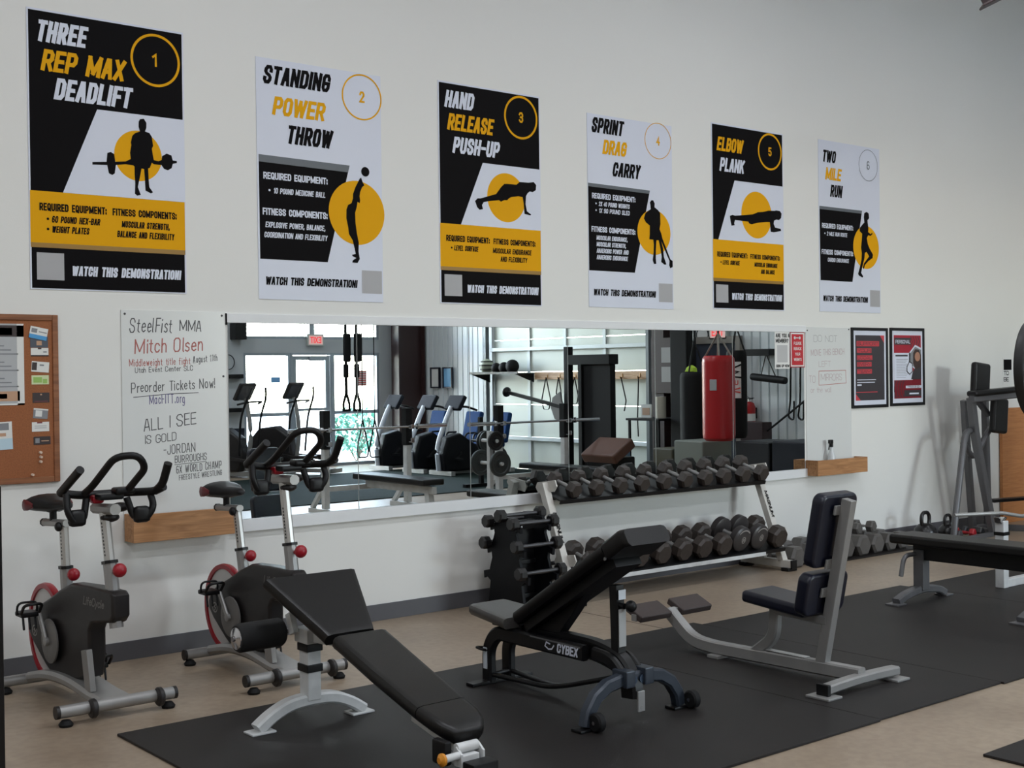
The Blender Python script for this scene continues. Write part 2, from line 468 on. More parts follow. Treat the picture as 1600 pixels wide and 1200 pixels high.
# ------------------------------------------------------------------ materials
M_wall = mat('white wall paint', (226, 226, 222), 0.62, bump=0.15, bscale=180)
M_floor = None
M_black = mat('black paint', (13, 13, 15), 0.42, spec=.35)
M_rubber = mat('black rubber', (13, 13, 14), 0.7, spec=.3, bump=0.2, bscale=200)
M_mat = mat('black mat rubber', (27, 23, 22), 0.55, var=0.22, vscale=2.2, bump=0.35, bscale=300, spec=.35)
M_leather = mat('black vinyl', (16, 15, 15), 0.38, bump=0.25, bscale=260, spec=.4)
M_white_steel = mat('worn white powder coat', (205, 207, 207), 0.4, var=0.1, vscale=14)
M_silver = mat('silver paint', (150, 149, 147), 0.38, metal=0.35, var=0.06)
M_grey_steel = mat('grey powder coat', (100, 100, 102), 0.42, metal=0.25, var=0.06)
M_chrome = mat('chrome', (205, 205, 208), 0.16, metal=1.0)
M_darkgrey = mat('dark grey plastic', (34, 31, 31), 0.42, spec=.4)
M_red = mat('red plastic', (150, 18, 34), 0.35)
M_navy = mat('navy vinyl', (15, 18, 34), 0.33, bump=0.2, bscale=260)
M_white = mat('white print', (212, 217, 230), 0.45)
M_ink = mat('black print', (13, 11, 13), 0.65, spec=.08)
M_gold = mat('gold print', (226, 164, 10), 0.6, spec=.12)
M_goldd = mat('dark gold print', (150, 112, 36), 0.45)
M_slate = mat('slate print', (92, 98, 104), 0.45)
M_paper = mat('paper', (225, 225, 222), 0.6)
M_brownsteel = mat('red brown steel', (50, 32, 31), 0.45)
M_hex = mat('grey hex rubber', (55, 48, 44), 0.5, var=0.2, vscale=30, bump=0.3, bscale=120)
M_wood = wood('pine board', (186, 136, 90))
M_glass = glass_mat('window glass')
M_alu = mat('aluminium frame', (150, 158, 166), 0.35, metal=0.5)
M_orange = mat('orange plastic', (214, 140, 40), 0.4)
M_bluelabel = mat('pale label', (214, 222, 230), 0.4)
# ------------------------------------------------------------------ room shell
XL, XR, YF, ZC = -7.0, 11.4, -12.7, 6.2
def floor_material():
    m = bpy.data.materials.new('stained concrete'); m.use_nodes = True
    t = m.node_tree; b = t.nodes['Principled BSDF']; N = t.nodes.new
    tc = N('ShaderNodeTexCoord')
    n1 = N('ShaderNodeTexNoise'); n1.inputs['Scale'].default_value = 0.9; n1.inputs['Detail'].default_value = 9; n1.inputs['Roughness'].default_value = 0.62
    n2 = N('ShaderNodeTexNoise'); n2.inputs['Scale'].default_value = 22; n2.inputs['Detail'].default_value = 6
    r1 = N('ShaderNodeValToRGB')
    r1.color_ramp.elements[0].position = 0.28; r1.color_ramp.elements[1].position = 0.72
    r1.color_ramp.elements[0].color = (*lin((138, 120, 102)), 1); r1.color_ramp.elements[1].color = (*lin((171, 155, 135)), 1)
    mx = N('ShaderNodeMix'); mx.data_type = 'RGBA'; mx.blend_type = 'MULTIPLY'; mx.inputs[0].default_value = 0.35
    r2_ = N('ShaderNodeValToRGB'); r2_.color_ramp.elements[0].position = 0.35; r2_.color_ramp.elements[0].color = (.62, .6, .58, 1); r2_.color_ramp.elements[1].position = 0.6
    L = t.links.new
    L(tc.outputs['Object'], n1.inputs['Vector']); L(tc.outputs['Object'], n2.inputs['Vector'])
    L(n1.outputs['Fac'], r1.inputs['Fac']); L(n2.outputs['Fac'], r2_.inputs['Fac'])
    L(r1.outputs['Color'], mx.inputs[6]); L(r2_.outputs['Color'], mx.inputs[7]); L(mx.outputs[2], b.inputs['Base Color'])
    rr = N('ShaderNodeMapRange'); rr.inputs['To Min'].default_value = 0.3; rr.inputs['To Max'].default_value = 0.48
    L(n1.outputs['Fac'], rr.inputs['Value']); L(rr.outputs['Result'], b.inputs['Roughness'])
    bp = N('ShaderNodeBump'); bp.inputs['Strength'].default_value = 0.08; bp.inputs['Distance'].default_value = 0.003
    L(n2.outputs['Fac'], bp.inputs['Height']); L(bp.outputs['Normal'], b.inputs['Normal'])
    return m
M_floor = floor_material()
struct('floor', MB().bx(XL, XR, YF, 0, -0.15, 0), M_floor)
struct('wall_back', MB().bx(XL, XR + 0.2, 0, 0.2, -0.15, ZC), M_wall)
struct('wall_left', MB().bx(XL - 0.2, XL, YF, 0.2, -0.15, ZC), M_wall)
M_greywall = mat('grey painted wall', (176, 180, 182), 0.6)
w = MB()
w.bx(XL, 7.85, YF - 0.15, YF, -0.15, ZC).bx(10.6, XR + 0.2, YF - 0.15, YF, -0.15, ZC)
w.bx(7.85, 10.6, YF - 0.15, YF, 2.02, 2.26).bx(7.85, 10.6, YF - 0.15, YF, 3.55, ZC).bx(7.85, 10.6, YF - 0.15, YF, -0.15, 0.0)
struct('wall_front', w, M_greywall)
M_rib = mat('white ribbed steel', (222, 228, 230), 0.4)
w = MB()
prof, y = [], YF
ys = []
while y < 0:
    ys += [(y, 0), (y + 0.12, 0), (y + 0.14, 0.03), (y + 0.19, 0.03), (y + 0.21, 0)]
    y += 0.305
poly = [(min(a, 0.0), b) for a, b in ys if a <= 0.0] + [(0, 0), (0, -0.12), (YF, -0.12)]
def ribs(y0, y1, z0, z1):
    q, y = [(y0, 0)], y0
    while y + 0.152 < y1:
        q += [(y + 0.118, 0), (y + 0.126, -0.03), (y + 0.142, -0.03), (y + 0.15, 0)]; y += 0.15
    q += [(y1, 0), (y1, -0.15), (y0, -0.15)]
    w.prism(q, (XR, 0, z0), Y3, -X3, (0, 0, z1 - z0))
ribs(YF, -10.32, -0.15, ZC); ribs(-6.5, 0.0, -0.15, ZC); ribs(-10.32, -6.5, 3.3, ZC)
struct('wall_right', w, M_rib, ang=20)
struct('ceiling', MB().bx(XL, XR + 0.2, YF - 0.15, 0.2, ZC, ZC + 0.1), mat('white insulation facing', (214, 216, 216), 0.7))
M_base = mat('grey vinyl baseboard', (84, 84, 88), 0.5)
struct('baseboard_back', MB().bx(XL, XR, -0.008, 0, 0, 0.108, 0.002), M_base)
# brown steel frame columns, set against the right wall
for i, (yy, dp) in enumerate(((-12.42, 0.62), (-6.05, 0.32))):
    w = MB(); w.bx(XR - dp, XR - 0.05, yy - 0.01, yy + 0.01, 0, ZC)
    w.bx(XR - dp - 0.02, XR - dp, yy - 0.12, yy + 0.12, 0, ZC).bx(XR - 0.065, XR - 0.05, yy - 0.12, yy + 0.12, 0, ZC)
    struct('column_%d' % (i + 1), w, M_brownsteel)
# dark steel brace under the roof, its free end shows at the top right corner of the photo
w = MB()
A = CAM + (fw + r2 * (733 / 2000.4) - u2 * (-588 / 2000.4)) * 9.0
B = A + Vector((0.9, -1.0, 0.62))
w.bar(A, B, 0.12, 0.015); w.bar(A + Vector((0, 0, 0.05)), B + Vector((0, 0, 0.05)), 0.015, 0.1); w.bar(A + Vector((0, 0, 0.1)), B + Vector((0, 0, 0.1)), 0.12, 0.015)
w.bar(B + Vector((0, 0, 0.1)), Vector((B.x, B.y, ZC)), 0.06, 0.06)
struct('beam_roof', w, M_brownsteel)
# paved forecourt outside the shop front
struct('ground_outside', MB().bx(-10, 30, -45, YF - 0.15, -0.3, -0.05), mat('pale concrete outside', (196, 194, 188), 0.8, var=0.1, vscale=1.5))

# ------------------------------------------------------------------ shop front: windows, door, transom
def frame_rect(mb, x0, x1, z0, z1, y, t=0.05, d=0.1):
    mb.bx(x0, x0 + t, y - d / 2, y + d / 2, z0, z1).bx(x1 - t, x1, y - d / 2, y + d / 2, z0, z1)
    mb.bx(x0 + t, x1 - t, y - d / 2, y + d / 2, z0, z0 + t).bx(x0 + t, x1 - t, y - d / 2, y + d / 2, z1 - t, z1)
YG = YF - 0.06
def window(n, x0, x1, z0, z1, rail=None):
    f = MB(); frame_rect(f, x0, x1, z0, z1, YG)
    if rail: f.bx(x0 + 0.05, x1 - 0.05, YG - 0.04, YG + 0.04, rail - 0.03, rail + 0.03)
    o = struct('window_%d' % n, f, M_alu)
    struct('window_pane', MB().bx(x0 + 0.05, x1 - 0.05, YG - 0.003, YG + 0.003, z0 + 0.05, z1 - 0.05), M_glass, o)
    return o
window(1, 7.85, 8.76, 0.0, 2.02, 0.95)
window(2, 9.6, 10.6, 0.0, 2.02, 0.95)
window(3, 7.85, 9.2, 2.26, 3.55)
window(4, 9.2, 10.6, 2.26, 3.55)
f = MB(); frame_rect(f, 8.76, 9.6, 0.0, 2.02, YG, 0.04, 0.12)
d = struct('door_1', f, M_alu)
f = MB(); frame_rect(f, 8.81, 9.55, 0.02, 1.97, YG, 0.075, 0.06)
struct('door_leaf', f, M_alu, d)
struct('door_pane', MB().bx(8.88, 9.48, YG - 0.003, YG + 0.003, 0.09, 1.9), M_glass, d)
struct('push_bar', MB().bar((8.85, YG + 0.07, 1.02), (9.5, YG + 0.07, 1.02), 0.035, 0.05).bx(9.44, 9.52, YG + 0.03, YG + 0.09, 0.93, 1.12), M_alu, d)
struct('door_closer', MB().bx(9.12, 9.42, YG + 0.03, YG + 0.09, 1.88, 1.95, 0.01), M_alu, d)
# sectional overhead door on the right wall
M_gar = mat('white sectional door', (206, 212, 202), 0.45)
M_galv = mat('galvanised steel', (200, 206, 206), 0.55, metal=0.2)
g = MB(); z = 0.0
for k in range(6): g.bx(XR - 0.02, XR + 0.02, -10.32, -6.5, z + 0.004, z + 0.538, 0.006); z += 0.545
d = struct('door_2', g, M_gar)
for yy in (-10.28, -9.33, -8.42, -7.49, -6.55):
    struct('stile', MB().bx(XR - 0.045, XR - 0.02, yy - 0.035, yy + 0.035, 0, 3.27), M_galv, d)
for zz in (0.52, 2.02, 3.0):
    struct('strut', MB().bx(XR - 0.09, XR - 0.045, -10.3, -6.52, zz - 0.03, zz + 0.03, 0.004), M_galv, d)
for yy in (-10.4, -6.46):
    struct('track', MB().bx(XR - 0.14, XR - 0.06, yy - 0.03, yy + 0.03, 0, 3.6), mat('dark galvanised track', (110, 114, 116), 0.4, metal=0.6), d)
# navy door and tan header below the second exit sign
d = struct('door_3', MB().bx(XR - 0.07, XR - 0.035, -5.62, -4.78, 0, 2.0), mat('navy door paint', (34, 40, 56), 0.5))
struct('door_frame', MB().bx(XR - 0.1, XR - 0.035, -5.7, -5.62, 0, 2.1).bx(XR - 0.1, XR - 0.035, -4.78, -4.7, 0, 2.1).bx(XR - 0.1, XR - 0.035, -5.62, -4.78, 2.0, 2.1), mat('taupe door frame', (128, 122, 114), 0.5), d)

# ------------------------------------------------------------------ ceiling lamps (out of the photo, they light the room)
M_lamp = mat('lamp diffuser', (255, 252, 244), 0.5, emit=1.5)
k = 0
for lx in (-3.4, 1.0, 5.0, 8.8):
    for ly, P in ((-2.9, 1.0), (-6.4, 1.0), (-10.0, 1.5)):
        hs = MB().bx(lx - 0.62, lx + 0.62, ly - 0.17, ly + 0.17, 5.62, 5.7, 0.01)
        hs.bx(lx - 0.01, lx + 0.01, ly - 0.01, ly + 0.01, 5.7, ZC)
        o = obj('ceiling_lamp', hs, mat('lamp housing', (220, 220, 220), 0.4), at=(lx, ly, 5.62))
        tag(o, 'slim white high-bay lamp hung under the ceiling above the gym floor', 'lamp', 'high-bay lamps')
        area('lamp_light', (0, 0, -0.015), (1.15, 0.3), (0, 0, 0), 47 * P * (0.5 if lx > 8 else 1.0), (0.905, 0.94, 1.0), parent=o)

# ------------------------------------------------------------------ rubber mats
def floor_mat(x0, x1, y0, y1, lab, rot=0.0):
    o = obj('floor_mat', MB().bx(x0, x1, y0, y1, 0.0, 0.012, 0.003), M_mat, at=((x0 + x1) / 2, (y0 + y1) / 2, 0))
    return tag(o, lab, 'mat', 'black rubber mats')
floor_mat(-0.142, 2.597, -3.61, -1.475, 'black rubber mat under the white decline bench and the black bench')
floor_mat(2.6, 3.647, -3.60, -1.485, 'black rubber mat under the silver shoulder bench')
floor_mat(3.65, 5.8, -3.615, -1.56, 'black rubber mat under the feet of the grey flat bench')
floor_mat(5.803, 8.5, -3.615, -1.63, 'black rubber mat under the white bar stand at the right')
floor_mat(2.46, 3.9, -6.4, -4.2, 'small black rubber mat corner at the bottom right edge of the photo')
# crack lines cut in the slab
struct('floor_line', MB().bx(3.405, 3.413, -1.475, -0.01, -0.0006, 0.0008), mat('joint filler', (78, 68, 60), 0.8))
M_turf = mat('dark green turf', (36, 46, 44), 0.95, var=0.25, vscale=60, bump=0.6, bscale=400, spec=.08)
tag(obj('turf_strip', MB().bx(2.0, 11.3, -10.95, -6.9, 0, 0.012), M_turf, at=(6, -9, 0)), 'dark green turf strip across the floor, seen in the mirror', 'turf')

# ------------------------------------------------------------------ mirrors, ledges, boards
M_mirror = mat('mirror silvering', (224, 230, 230), 0.0, metal=1.0)
MX0, MWID, MZ0, MZ1 = 1.171, 0.916, 0.748, 1.942
where = ['first panel, beside the left whiteboard', 'second panel, showing the brown column', 'third panel, above the small dumbbell tree',
         'fourth panel, behind the left part of the dumbbell rack', 'fifth panel, showing the red punching bag', 'last panel on the right, carrying two stuck signs']
for k in range(6):
    x0 = MX0 + MWID * k + 0.003; x1 = MX0 + MWID * (k + 1) - 0.003
    if k == 5: x1 = 6.69
    o = obj('wall_mirror', MB().bx(x0, x1, -0.0062, -0.0005, MZ0, MZ1), M_mirror, at=((x0 + x1) / 2, 0, MZ0))
    tag(o, 'frameless wall mirror, ' + where[k], 'mirror', 'mirror panels')
M_trim = mat('white trim paint', (225, 227, 228), 0.5)
struct('trim_1', MB().bx(1.165, 6.72, -0.026, 0, 0.672, 0.747, 0.003), M_trim)
struct('trim_2', MB().bx(1.165, 6.72, -0.012, 0, 1.943, 2.0, 0.003), M_trim)
M_wb = mat('whiteboard enamel', (216, 218, 216), 0.24, spec=0.4)
M_mk = mat('black marker', (70, 70, 72), 0.6); M_mr = mat('red brown marker', (172, 96, 88), 0.6); M_mb = mat('violet marker', (98, 92, 138), 0.6); M_mf = mat('faded marker', (176, 152, 154), 0.6); M_mg = mat('faint grey marker', (160, 160, 160), 0.6)
def wallplane(x, z, y): return Vector((x, y, z))
# left whiteboard
o = obj('whiteboard', MB().bx(0.507, 1.158, -0.0062, -0.0005, 0.80, 2.007, 0.001), [M_wb, M_mk, M_mr, M_mb], at=(0.83, 0, 0.8))
tag(o, 'tall white dry-erase board covered in handwriting, left of the mirrors', 'whiteboard')
t = MB(); O = Vector((0, -0.0066, 0))
hw = dict(wd=0.62, gap=0.1, jit=0.03)
text(t, 'SteelFist', 0.555, 1.878, 0.085, O, X3, Z3, 0, t=.07, shear=.1, width=.26, **hw); text(t, 'MMA', 0.86, 1.888, 0.066, O, X3, Z3, 0, t=.09, width=.14, shear=.05, **hw)
text(t, 'Mitch Olsen', 0.585, 1.755, 0.085, O, X3, Z3, 1, t=.085, width=.41, shear=.05, rise=.04, **hw)
text(t, 'Middleweight title fight', 0.552, 1.682, 0.042, O, X3, Z3, 1, t=.09, width=.36, rise=.03, **hw); text(t, 'August 11th', 0.945, 1.70, 0.042, O, X3, Z3, 0, t=.09, width=.15, rise=.08, **hw)
text(t, 'Utah Event Center SLC', 0.585, 1.645, 0.032, O, X3, Z3, 0, t=.1, width=.34, rise=.03, **hw)
text(t, 'Preorder Tickets Now!', 0.562, 1.53, 0.06, O, X3, Z3, 0, t=.08, width=.50, rise=.04, **hw)
ribbon(t, [(0.575, 1.505), (0.80, 1.521), (0.975, 1.524)], 0.004, O, X3, Z3, 0)
text(t, 'MacFITT.org', 0.67, 1.462, 0.055, O, X3, Z3, 2, t=.08, width=.22, rise=.02, **hw)
text(t, 'ALL I SEE', 0.632, 1.303, 0.072, O, X3, Z3, 0, t=.075, width=.305, rise=.11, **hw)
text(t, 'IS GOLD', 0.64, 1.232, 0.05, O, X3, Z3, 0, t=.085, width=.185, rise=.08, **hw)
text(t, '-JORDAN', 0.752, 1.165, 0.056, O, X3, Z3, 0, t=.08, width=.20, rise=.05, **hw)
text(t, 'BURROUGHS', 0.82, 1.112, 0.044, O, X3, Z3, 0, t=.09, width=.205, rise=.05, **hw); ribbon(t, [(0.82, 1.104), (1.02, 1.113)], 0.0035, O, X3, Z3, 0)
text(t, '6X WORLD CHAMP', 0.828, 1.05, 0.046, O, X3, Z3, 0, t=.09, width=.275, rise=.06, **hw)
text(t, 'FREESTYLE WRESTLING', 0.845, 1.01, 0.032, O, X3, Z3, 0, t=.1, width=.27, rise=.06, **hw)
obj('marker_writing', t, [M_mk, M_mr, M_mb], o, recalc=False)
for q in ((0.53, 1.985), (1.135, 1.985), (1.14, 1.62)):
    obj('board_screw', MB().lathe([(0, -.0095), (.006, -.0095), (.007, -.006)], (q[0], 0, q[1]), (0, 1, 0), 10), M_mk, o)
obj('edge_strip', MB().bx(1.158, 1.166, -0.014, -0.0005, 1.93, 2.0), M_ink, o)
# right whiteboard
o = obj('whiteboard', MB().bx(6.722, 7.368, -0.0062, -0.0005, 0.80, 1.99, 0.001), [M_wb], at=(7.04, 0, 0.8))
tag(o, 'white dry-erase board with faded red handwriting, right of the mirrors', 'whiteboard')
t = MB()
text(t, 'DO NOT', 6.83, 1.86, .06, O, X3, Z3, 0, t=.07, width=.33, **hw)
text(t, 'MOVE THIS BENCH', 6.79, 1.735, .055, O, X3, Z3, 1, t=.08, width=.46, rise=.03, **hw)
text(t, 'LEFT', 6.9, 1.64, .05, O, X3, Z3, 1, t=.06, width=.17, **hw)
text(t, 'TO', 6.76, 1.50, .06, O, X3, Z3, 1, t=.06, width=.09, **hw); text(t, 'MIRRORS', 6.93, 1.515, .06, O, X3, Z3, 1, t=.06, width=.30, **hw)
ribbon(t, [(6.90, 1.475), (7.295, 1.49), (7.29, 1.605), (6.90, 1.60), (6.90, 1.475)], .005, O, X3, Z3, 2)
text(t, 'or the wall', 6.78, 1.41, .05, O, X3, Z3, 1, t=.06, width=.28, **hw)
obj('marker_writing', t, [M_mg, M_mf, M_mr], o, recalc=False)
for q in ((6.74, 1.96), (7.34, 1.975)):
    obj('board_screw', MB().lathe([(0, -.0095), (.006, -.0095), (.007, -.006)], (q[0], 0, q[1]), (0, 1, 0), 10), M_mk, o)
# signs stuck on the last mirror
def sheet(name, x0, x1, z0, z1, y, m=0, t=0.0012): return MB().bx(x0, x1, y - t, y, z0, z1)
Of = lambda y: Vector((0, y, 0))
o = obj('paper_sign', sheet('', 6.295, 6.492, 1.625, 1.95, -0.0064), M_paper, at=(6.39, -.0064, 1.625)); tag(o, 'white paper sign asking about membership, stuck on the last mirror', 'sign')
t = MB(); P = Of(-0.0080)
text(t, 'ARE YOU A', 6.308, 1.895, .034, P, X3, Z3, 0, t=.2, width=.17); text(t, 'MEMBER?', 6.308, 1.85, .034, P, X3, Z3, 0, t=.2, width=.17)
text(t, 'SIGN UP NOW', 6.312, 1.638, .024, P, X3, Z3, 0, t=.2, width=.165); rect(t, 6.325, 6.465, 1.68, 1.83, P, X3, Z3, 1)
obj('sign_print', t, [M_ink, mat('pale grey print', (186, 186, 186), 0.6)], o, recalc=False)
o = obj('paper_sign', sheet('', 6.502, 6.70, 1.635, 1.945, -0.0064), M_red, at=(6.6, -.0064, 1.635)); tag(o, 'small red sign with a dumbbell symbol, stuck on the last mirror', 'sign')
t = MB()
rect(t, 6.51, 6.692, 1.643, 1.937, P, X3, Z3, 0); P2 = Of(-0.0086); rect(t, 6.522, 6.68, 1.655, 1.925, P2, X3, Z3, 1); P3 = Of(-0.0092)
for a in (6.565, 6.632): disc(t, a, 1.893, .014, P3, X3, Z3, 0, 6)
rect(t, 6.565, 6.632, 1.889, 1.897, P3, X3, Z3, 0)
for i, s in enumerate(('PLEASE', 'RERACK', 'YOUR', 'WEIGHTS')): text(t, s, 6.55 if s != 'YOUR' else 6.567, 1.833 - i * .047, .026, P3, X3, Z3, 0, t=.15, width=.105 if s != 'YOUR' else .07)
obj('sign_print', t, [M_paper, mat('red print', (190, 40, 50), 0.5)], o, recalc=False)

# ------------------------------------------------------------------ wooden wall trays
def tray(x0, x1, z0, z1, lab, back=True):
    r = thing('wall_tray', lab, 'tray', ((x0 + x1) / 2, 0, z0))
    obj('front_board', MB().bx(x0, x1, -0.14, -0.12, z0, z1, 0.003), wood('pine board', (186, 136, 90)), r)
    for a in (x0, x1 - 0.02): obj('end_board', MB().bx(a, a + 0.02, -0.12, -0.008, z0, z1, 0.003), wood('pine board', (186, 136, 90)), r)
    obj('bottom_board', MB().bx(x0 + 0.02, x1 - 0.02, -0.12, -0.008, z0, z0 + 0.02, 0.002), wood('pine board', (186, 136, 90)), r)
    return r
tray(0.508, 1.135, 0.683, 0.84, 'long pine wall tray below the left whiteboard')
tray(6.70, 7.42, 0.685, 0.82, 'pine wall tray below the right whiteboard, holding a spray bottle')
r = thing('spray_bottle', 'clear spray bottle with black trigger standing in the right wall tray', 'bottle', (6.99, -0.065, 0.712))
obj('bottle_body', MB().lathe([(0, 0), (.034, 0), (.036, .01), (.036, .13), (.014, .19), (.013, .215), (0, .215)], (6.99, -.065, .712), (0, 0, 1), 20), mat('cloudy clear plastic', (206, 210, 212), 0.25, spec=.6), r)
obj('trigger_head', MB().lathe([(.016, 0), (.016, .03), (.01, .035)], (6.99, -.065, .925), (0, 0, 1), 14).bx(6.955, 7.005, -.078, -.052, .955, .99, .006).bar((6.963, -.065, .955), (6.953, -.065, .90), .012, .008), M_black, r)
# ------------------------------------------------------------------ six fitness posters
PW = 0.912
FIGS = {
1: [(70.1,58.5),(72.6,57.9),(74.3,60.4),(74.2,63.6),(73.3,65.8),(76.3,66.6),(77.8,68.8),(78.6,74.4),(77.7,76.1),(78.3,80.1),(78.9,83.2),(82.0,83.7),(84.1,82.7),(84.5,80.2),(87.6,78.3),(90.8,79.1),(91.7,82.2),(94.5,82.4),(94.5,83.7),(91.7,84.4),(90.9,87.2),(88.3,88.8),(85.7,88.2),(84.0,85.9),(78.8,85.8),(77.5,85.0),(76.2,88.3),(75.0,88.8),(75.2,94.9),(75.6,100.5),(78.0,103.5),(76.7,104.4),(73.0,102.8),(72.7,95.1),(72.3,89.5),(70.6,89.2),(69.3,95.4),(68.0,101.1),(69.9,105.8),(67.4,106.5),(66.0,105.3),(66.3,98.9),(66.0,92.5),(66.0,88.5),(65.2,87.8),(60.2,87.5),(53.9,88.6),(53.1,93.8),(51.5,95.0),(49.3,94.1),(48.3,89.2),(38.9,89.7),(38.9,88.1),(47.9,87.2),(48.5,81.6),(50.8,80.9),(52.9,82.0),(53.6,86.6),(60.2,85.8),(63.6,84.0),(63.2,80.1),(64.1,75.2),(63.8,73.6),(64.8,69.5),(66.5,67.7),(69.9,66.2),(69.1,63.4),(69.2,60.2)],
2: [(81.2,76.9),(82.4,76.0),(83.6,79.2),(85.1,81.5),(83.2,82.9),(81.5,86.5),(80.9,89.8),(81.4,93.0),(80.8,94.9),(79.1,93.9),(78.4,97.9),(77.0,102.0),(77.2,109.2),(78.3,117.2),(79.7,123.5),(79.4,130.0),(80.4,135.5),(78.4,138.5),(74.0,138.2),(74.6,136.6),(77.5,134.9),(74.3,133.7),(74.0,132.6),(77.0,132.0),(76.3,128.5),(74.6,122.2),(71.6,117.8),(71.0,112.8),(69.6,106.5),(69.8,100.1),(71.2,96.8),(74.1,95.3),(75.3,91.7),(75.4,88.5),(77.4,83.6),(79.8,79.4)],
3: [(33.8,87.8),(36.2,85.6),(39.2,85.4),(54.4,80.9),(59.6,75.0),(62.7,72.4),(65.7,72.1),(75.0,71.9),(78.2,69.6),(87.6,69.3),(92.9,68.4),(95.4,70.6),(94.9,74.6),(91.7,76.5),(88.6,76.2),(86.4,77.7),(84.7,80.2),(84.1,86.6),(85.5,92.1),(89.7,94.3),(89.2,95.1),(82.9,94.4),(82.6,91.5),(82.1,86.0),(81.1,81.3),(76.9,80.8),(69.7,82.1),(67.6,83.0),(65.5,84.8),(62.4,85.0),(59.3,86.5),(57.3,85.4),(48.2,86.8),(42.2,88.0),(40.5,90.4),(41.4,93.5),(38.0,94.2),(35.7,92.3)],
4: [(73.9,69.4),(76.1,69.2),(78.0,71.9),(77.7,75.3),(81.8,77.5),(84.6,80.0),(84.8,90.0),(83.6,94.7),(85.7,98.5),(87.1,103.1),(96.6,121.3),(99.4,122.6),(99.4,128.1),(96.4,129.4),(95.0,126.8),(95.6,122.9),(85.5,105.5),(87.6,111.6),(88.5,119.3),(91.6,126.1),(89.4,126.5),(85.1,124.1),(85.9,119.4),(84.3,111.7),(82.3,104.8),(79.6,104.9),(78.8,113.5),(78.6,121.2),(79.1,126.1),(76.3,126.4),(74.8,122.9),(75.9,116.7),(76.3,108.9),(75.7,104.6),(70.9,104.5),(71.5,99.9),(71.6,92.2),(66.9,89.6),(64.6,86.3),(66.5,81.6),(69.8,79.2),(73.1,77.5),(72.7,73.7),(72.1,71.4)],
5: [(23.6,82.3),(27.2,81.0),(30.8,81.6),(55.3,78.7),(62.7,76.2),(70.2,75.4),(77.8,73.7),(86.7,73.2),(89.3,72.7),(94.4,72.8),(97.0,75.1),(96.2,79.3),(93.0,81.6),(89.2,81.3),(85.9,82.6),(85.3,85.6),(87.3,88.8),(95.5,89.7),(96.0,91.7),(85.2,93.4),(80.9,93.2),(79.7,84.3),(75.2,84.5),(62.6,85.9),(53.9,88.0),(50.2,87.4),(49.0,85.8),(30.7,85.5),(29.5,88.4),(30.2,90.3),(25.8,91.0),(24.7,87.8)],
6: [(73.6,66.5),(77.6,65.1),(81.0,66.5),(81.6,71.3),(78.7,73.5),(79.2,76.6),(80.3,81.8),(79.7,85.3),(84.0,87.2),(86.1,85.5),(87.2,86.7),(84.0,88.9),(79.7,88.5),(77.4,91.5),(79.0,97.5),(81.9,101.8),(87.6,107.6),(86.7,111.2),(79.5,114.6),(73.7,118.7),(71.9,123.2),(70.2,121.5),(72.2,117.1),(80.9,109.7),(76.7,105.5),(73.8,106.5),(73.1,111.8),(69.3,120.7),(67.3,126.9),(70.7,130.2),(69.2,131.5),(63.5,129.7),(62.1,128.0),(65.0,121.7),(68.0,113.8),(68.6,106.8),(67.5,101.6),(68.7,94.6),(69.6,87.6),(65.4,85.2),(66.0,81.7),(70.6,78.0),(73.5,76.1),(72.7,70.9)]}
PM = [M_white, M_ink, M_gold, M_goldd, M_slate, mat('grey code square print', (168, 168, 170), 0.5)]
IW, II, IG, IGD, IS, IQ = range(6)
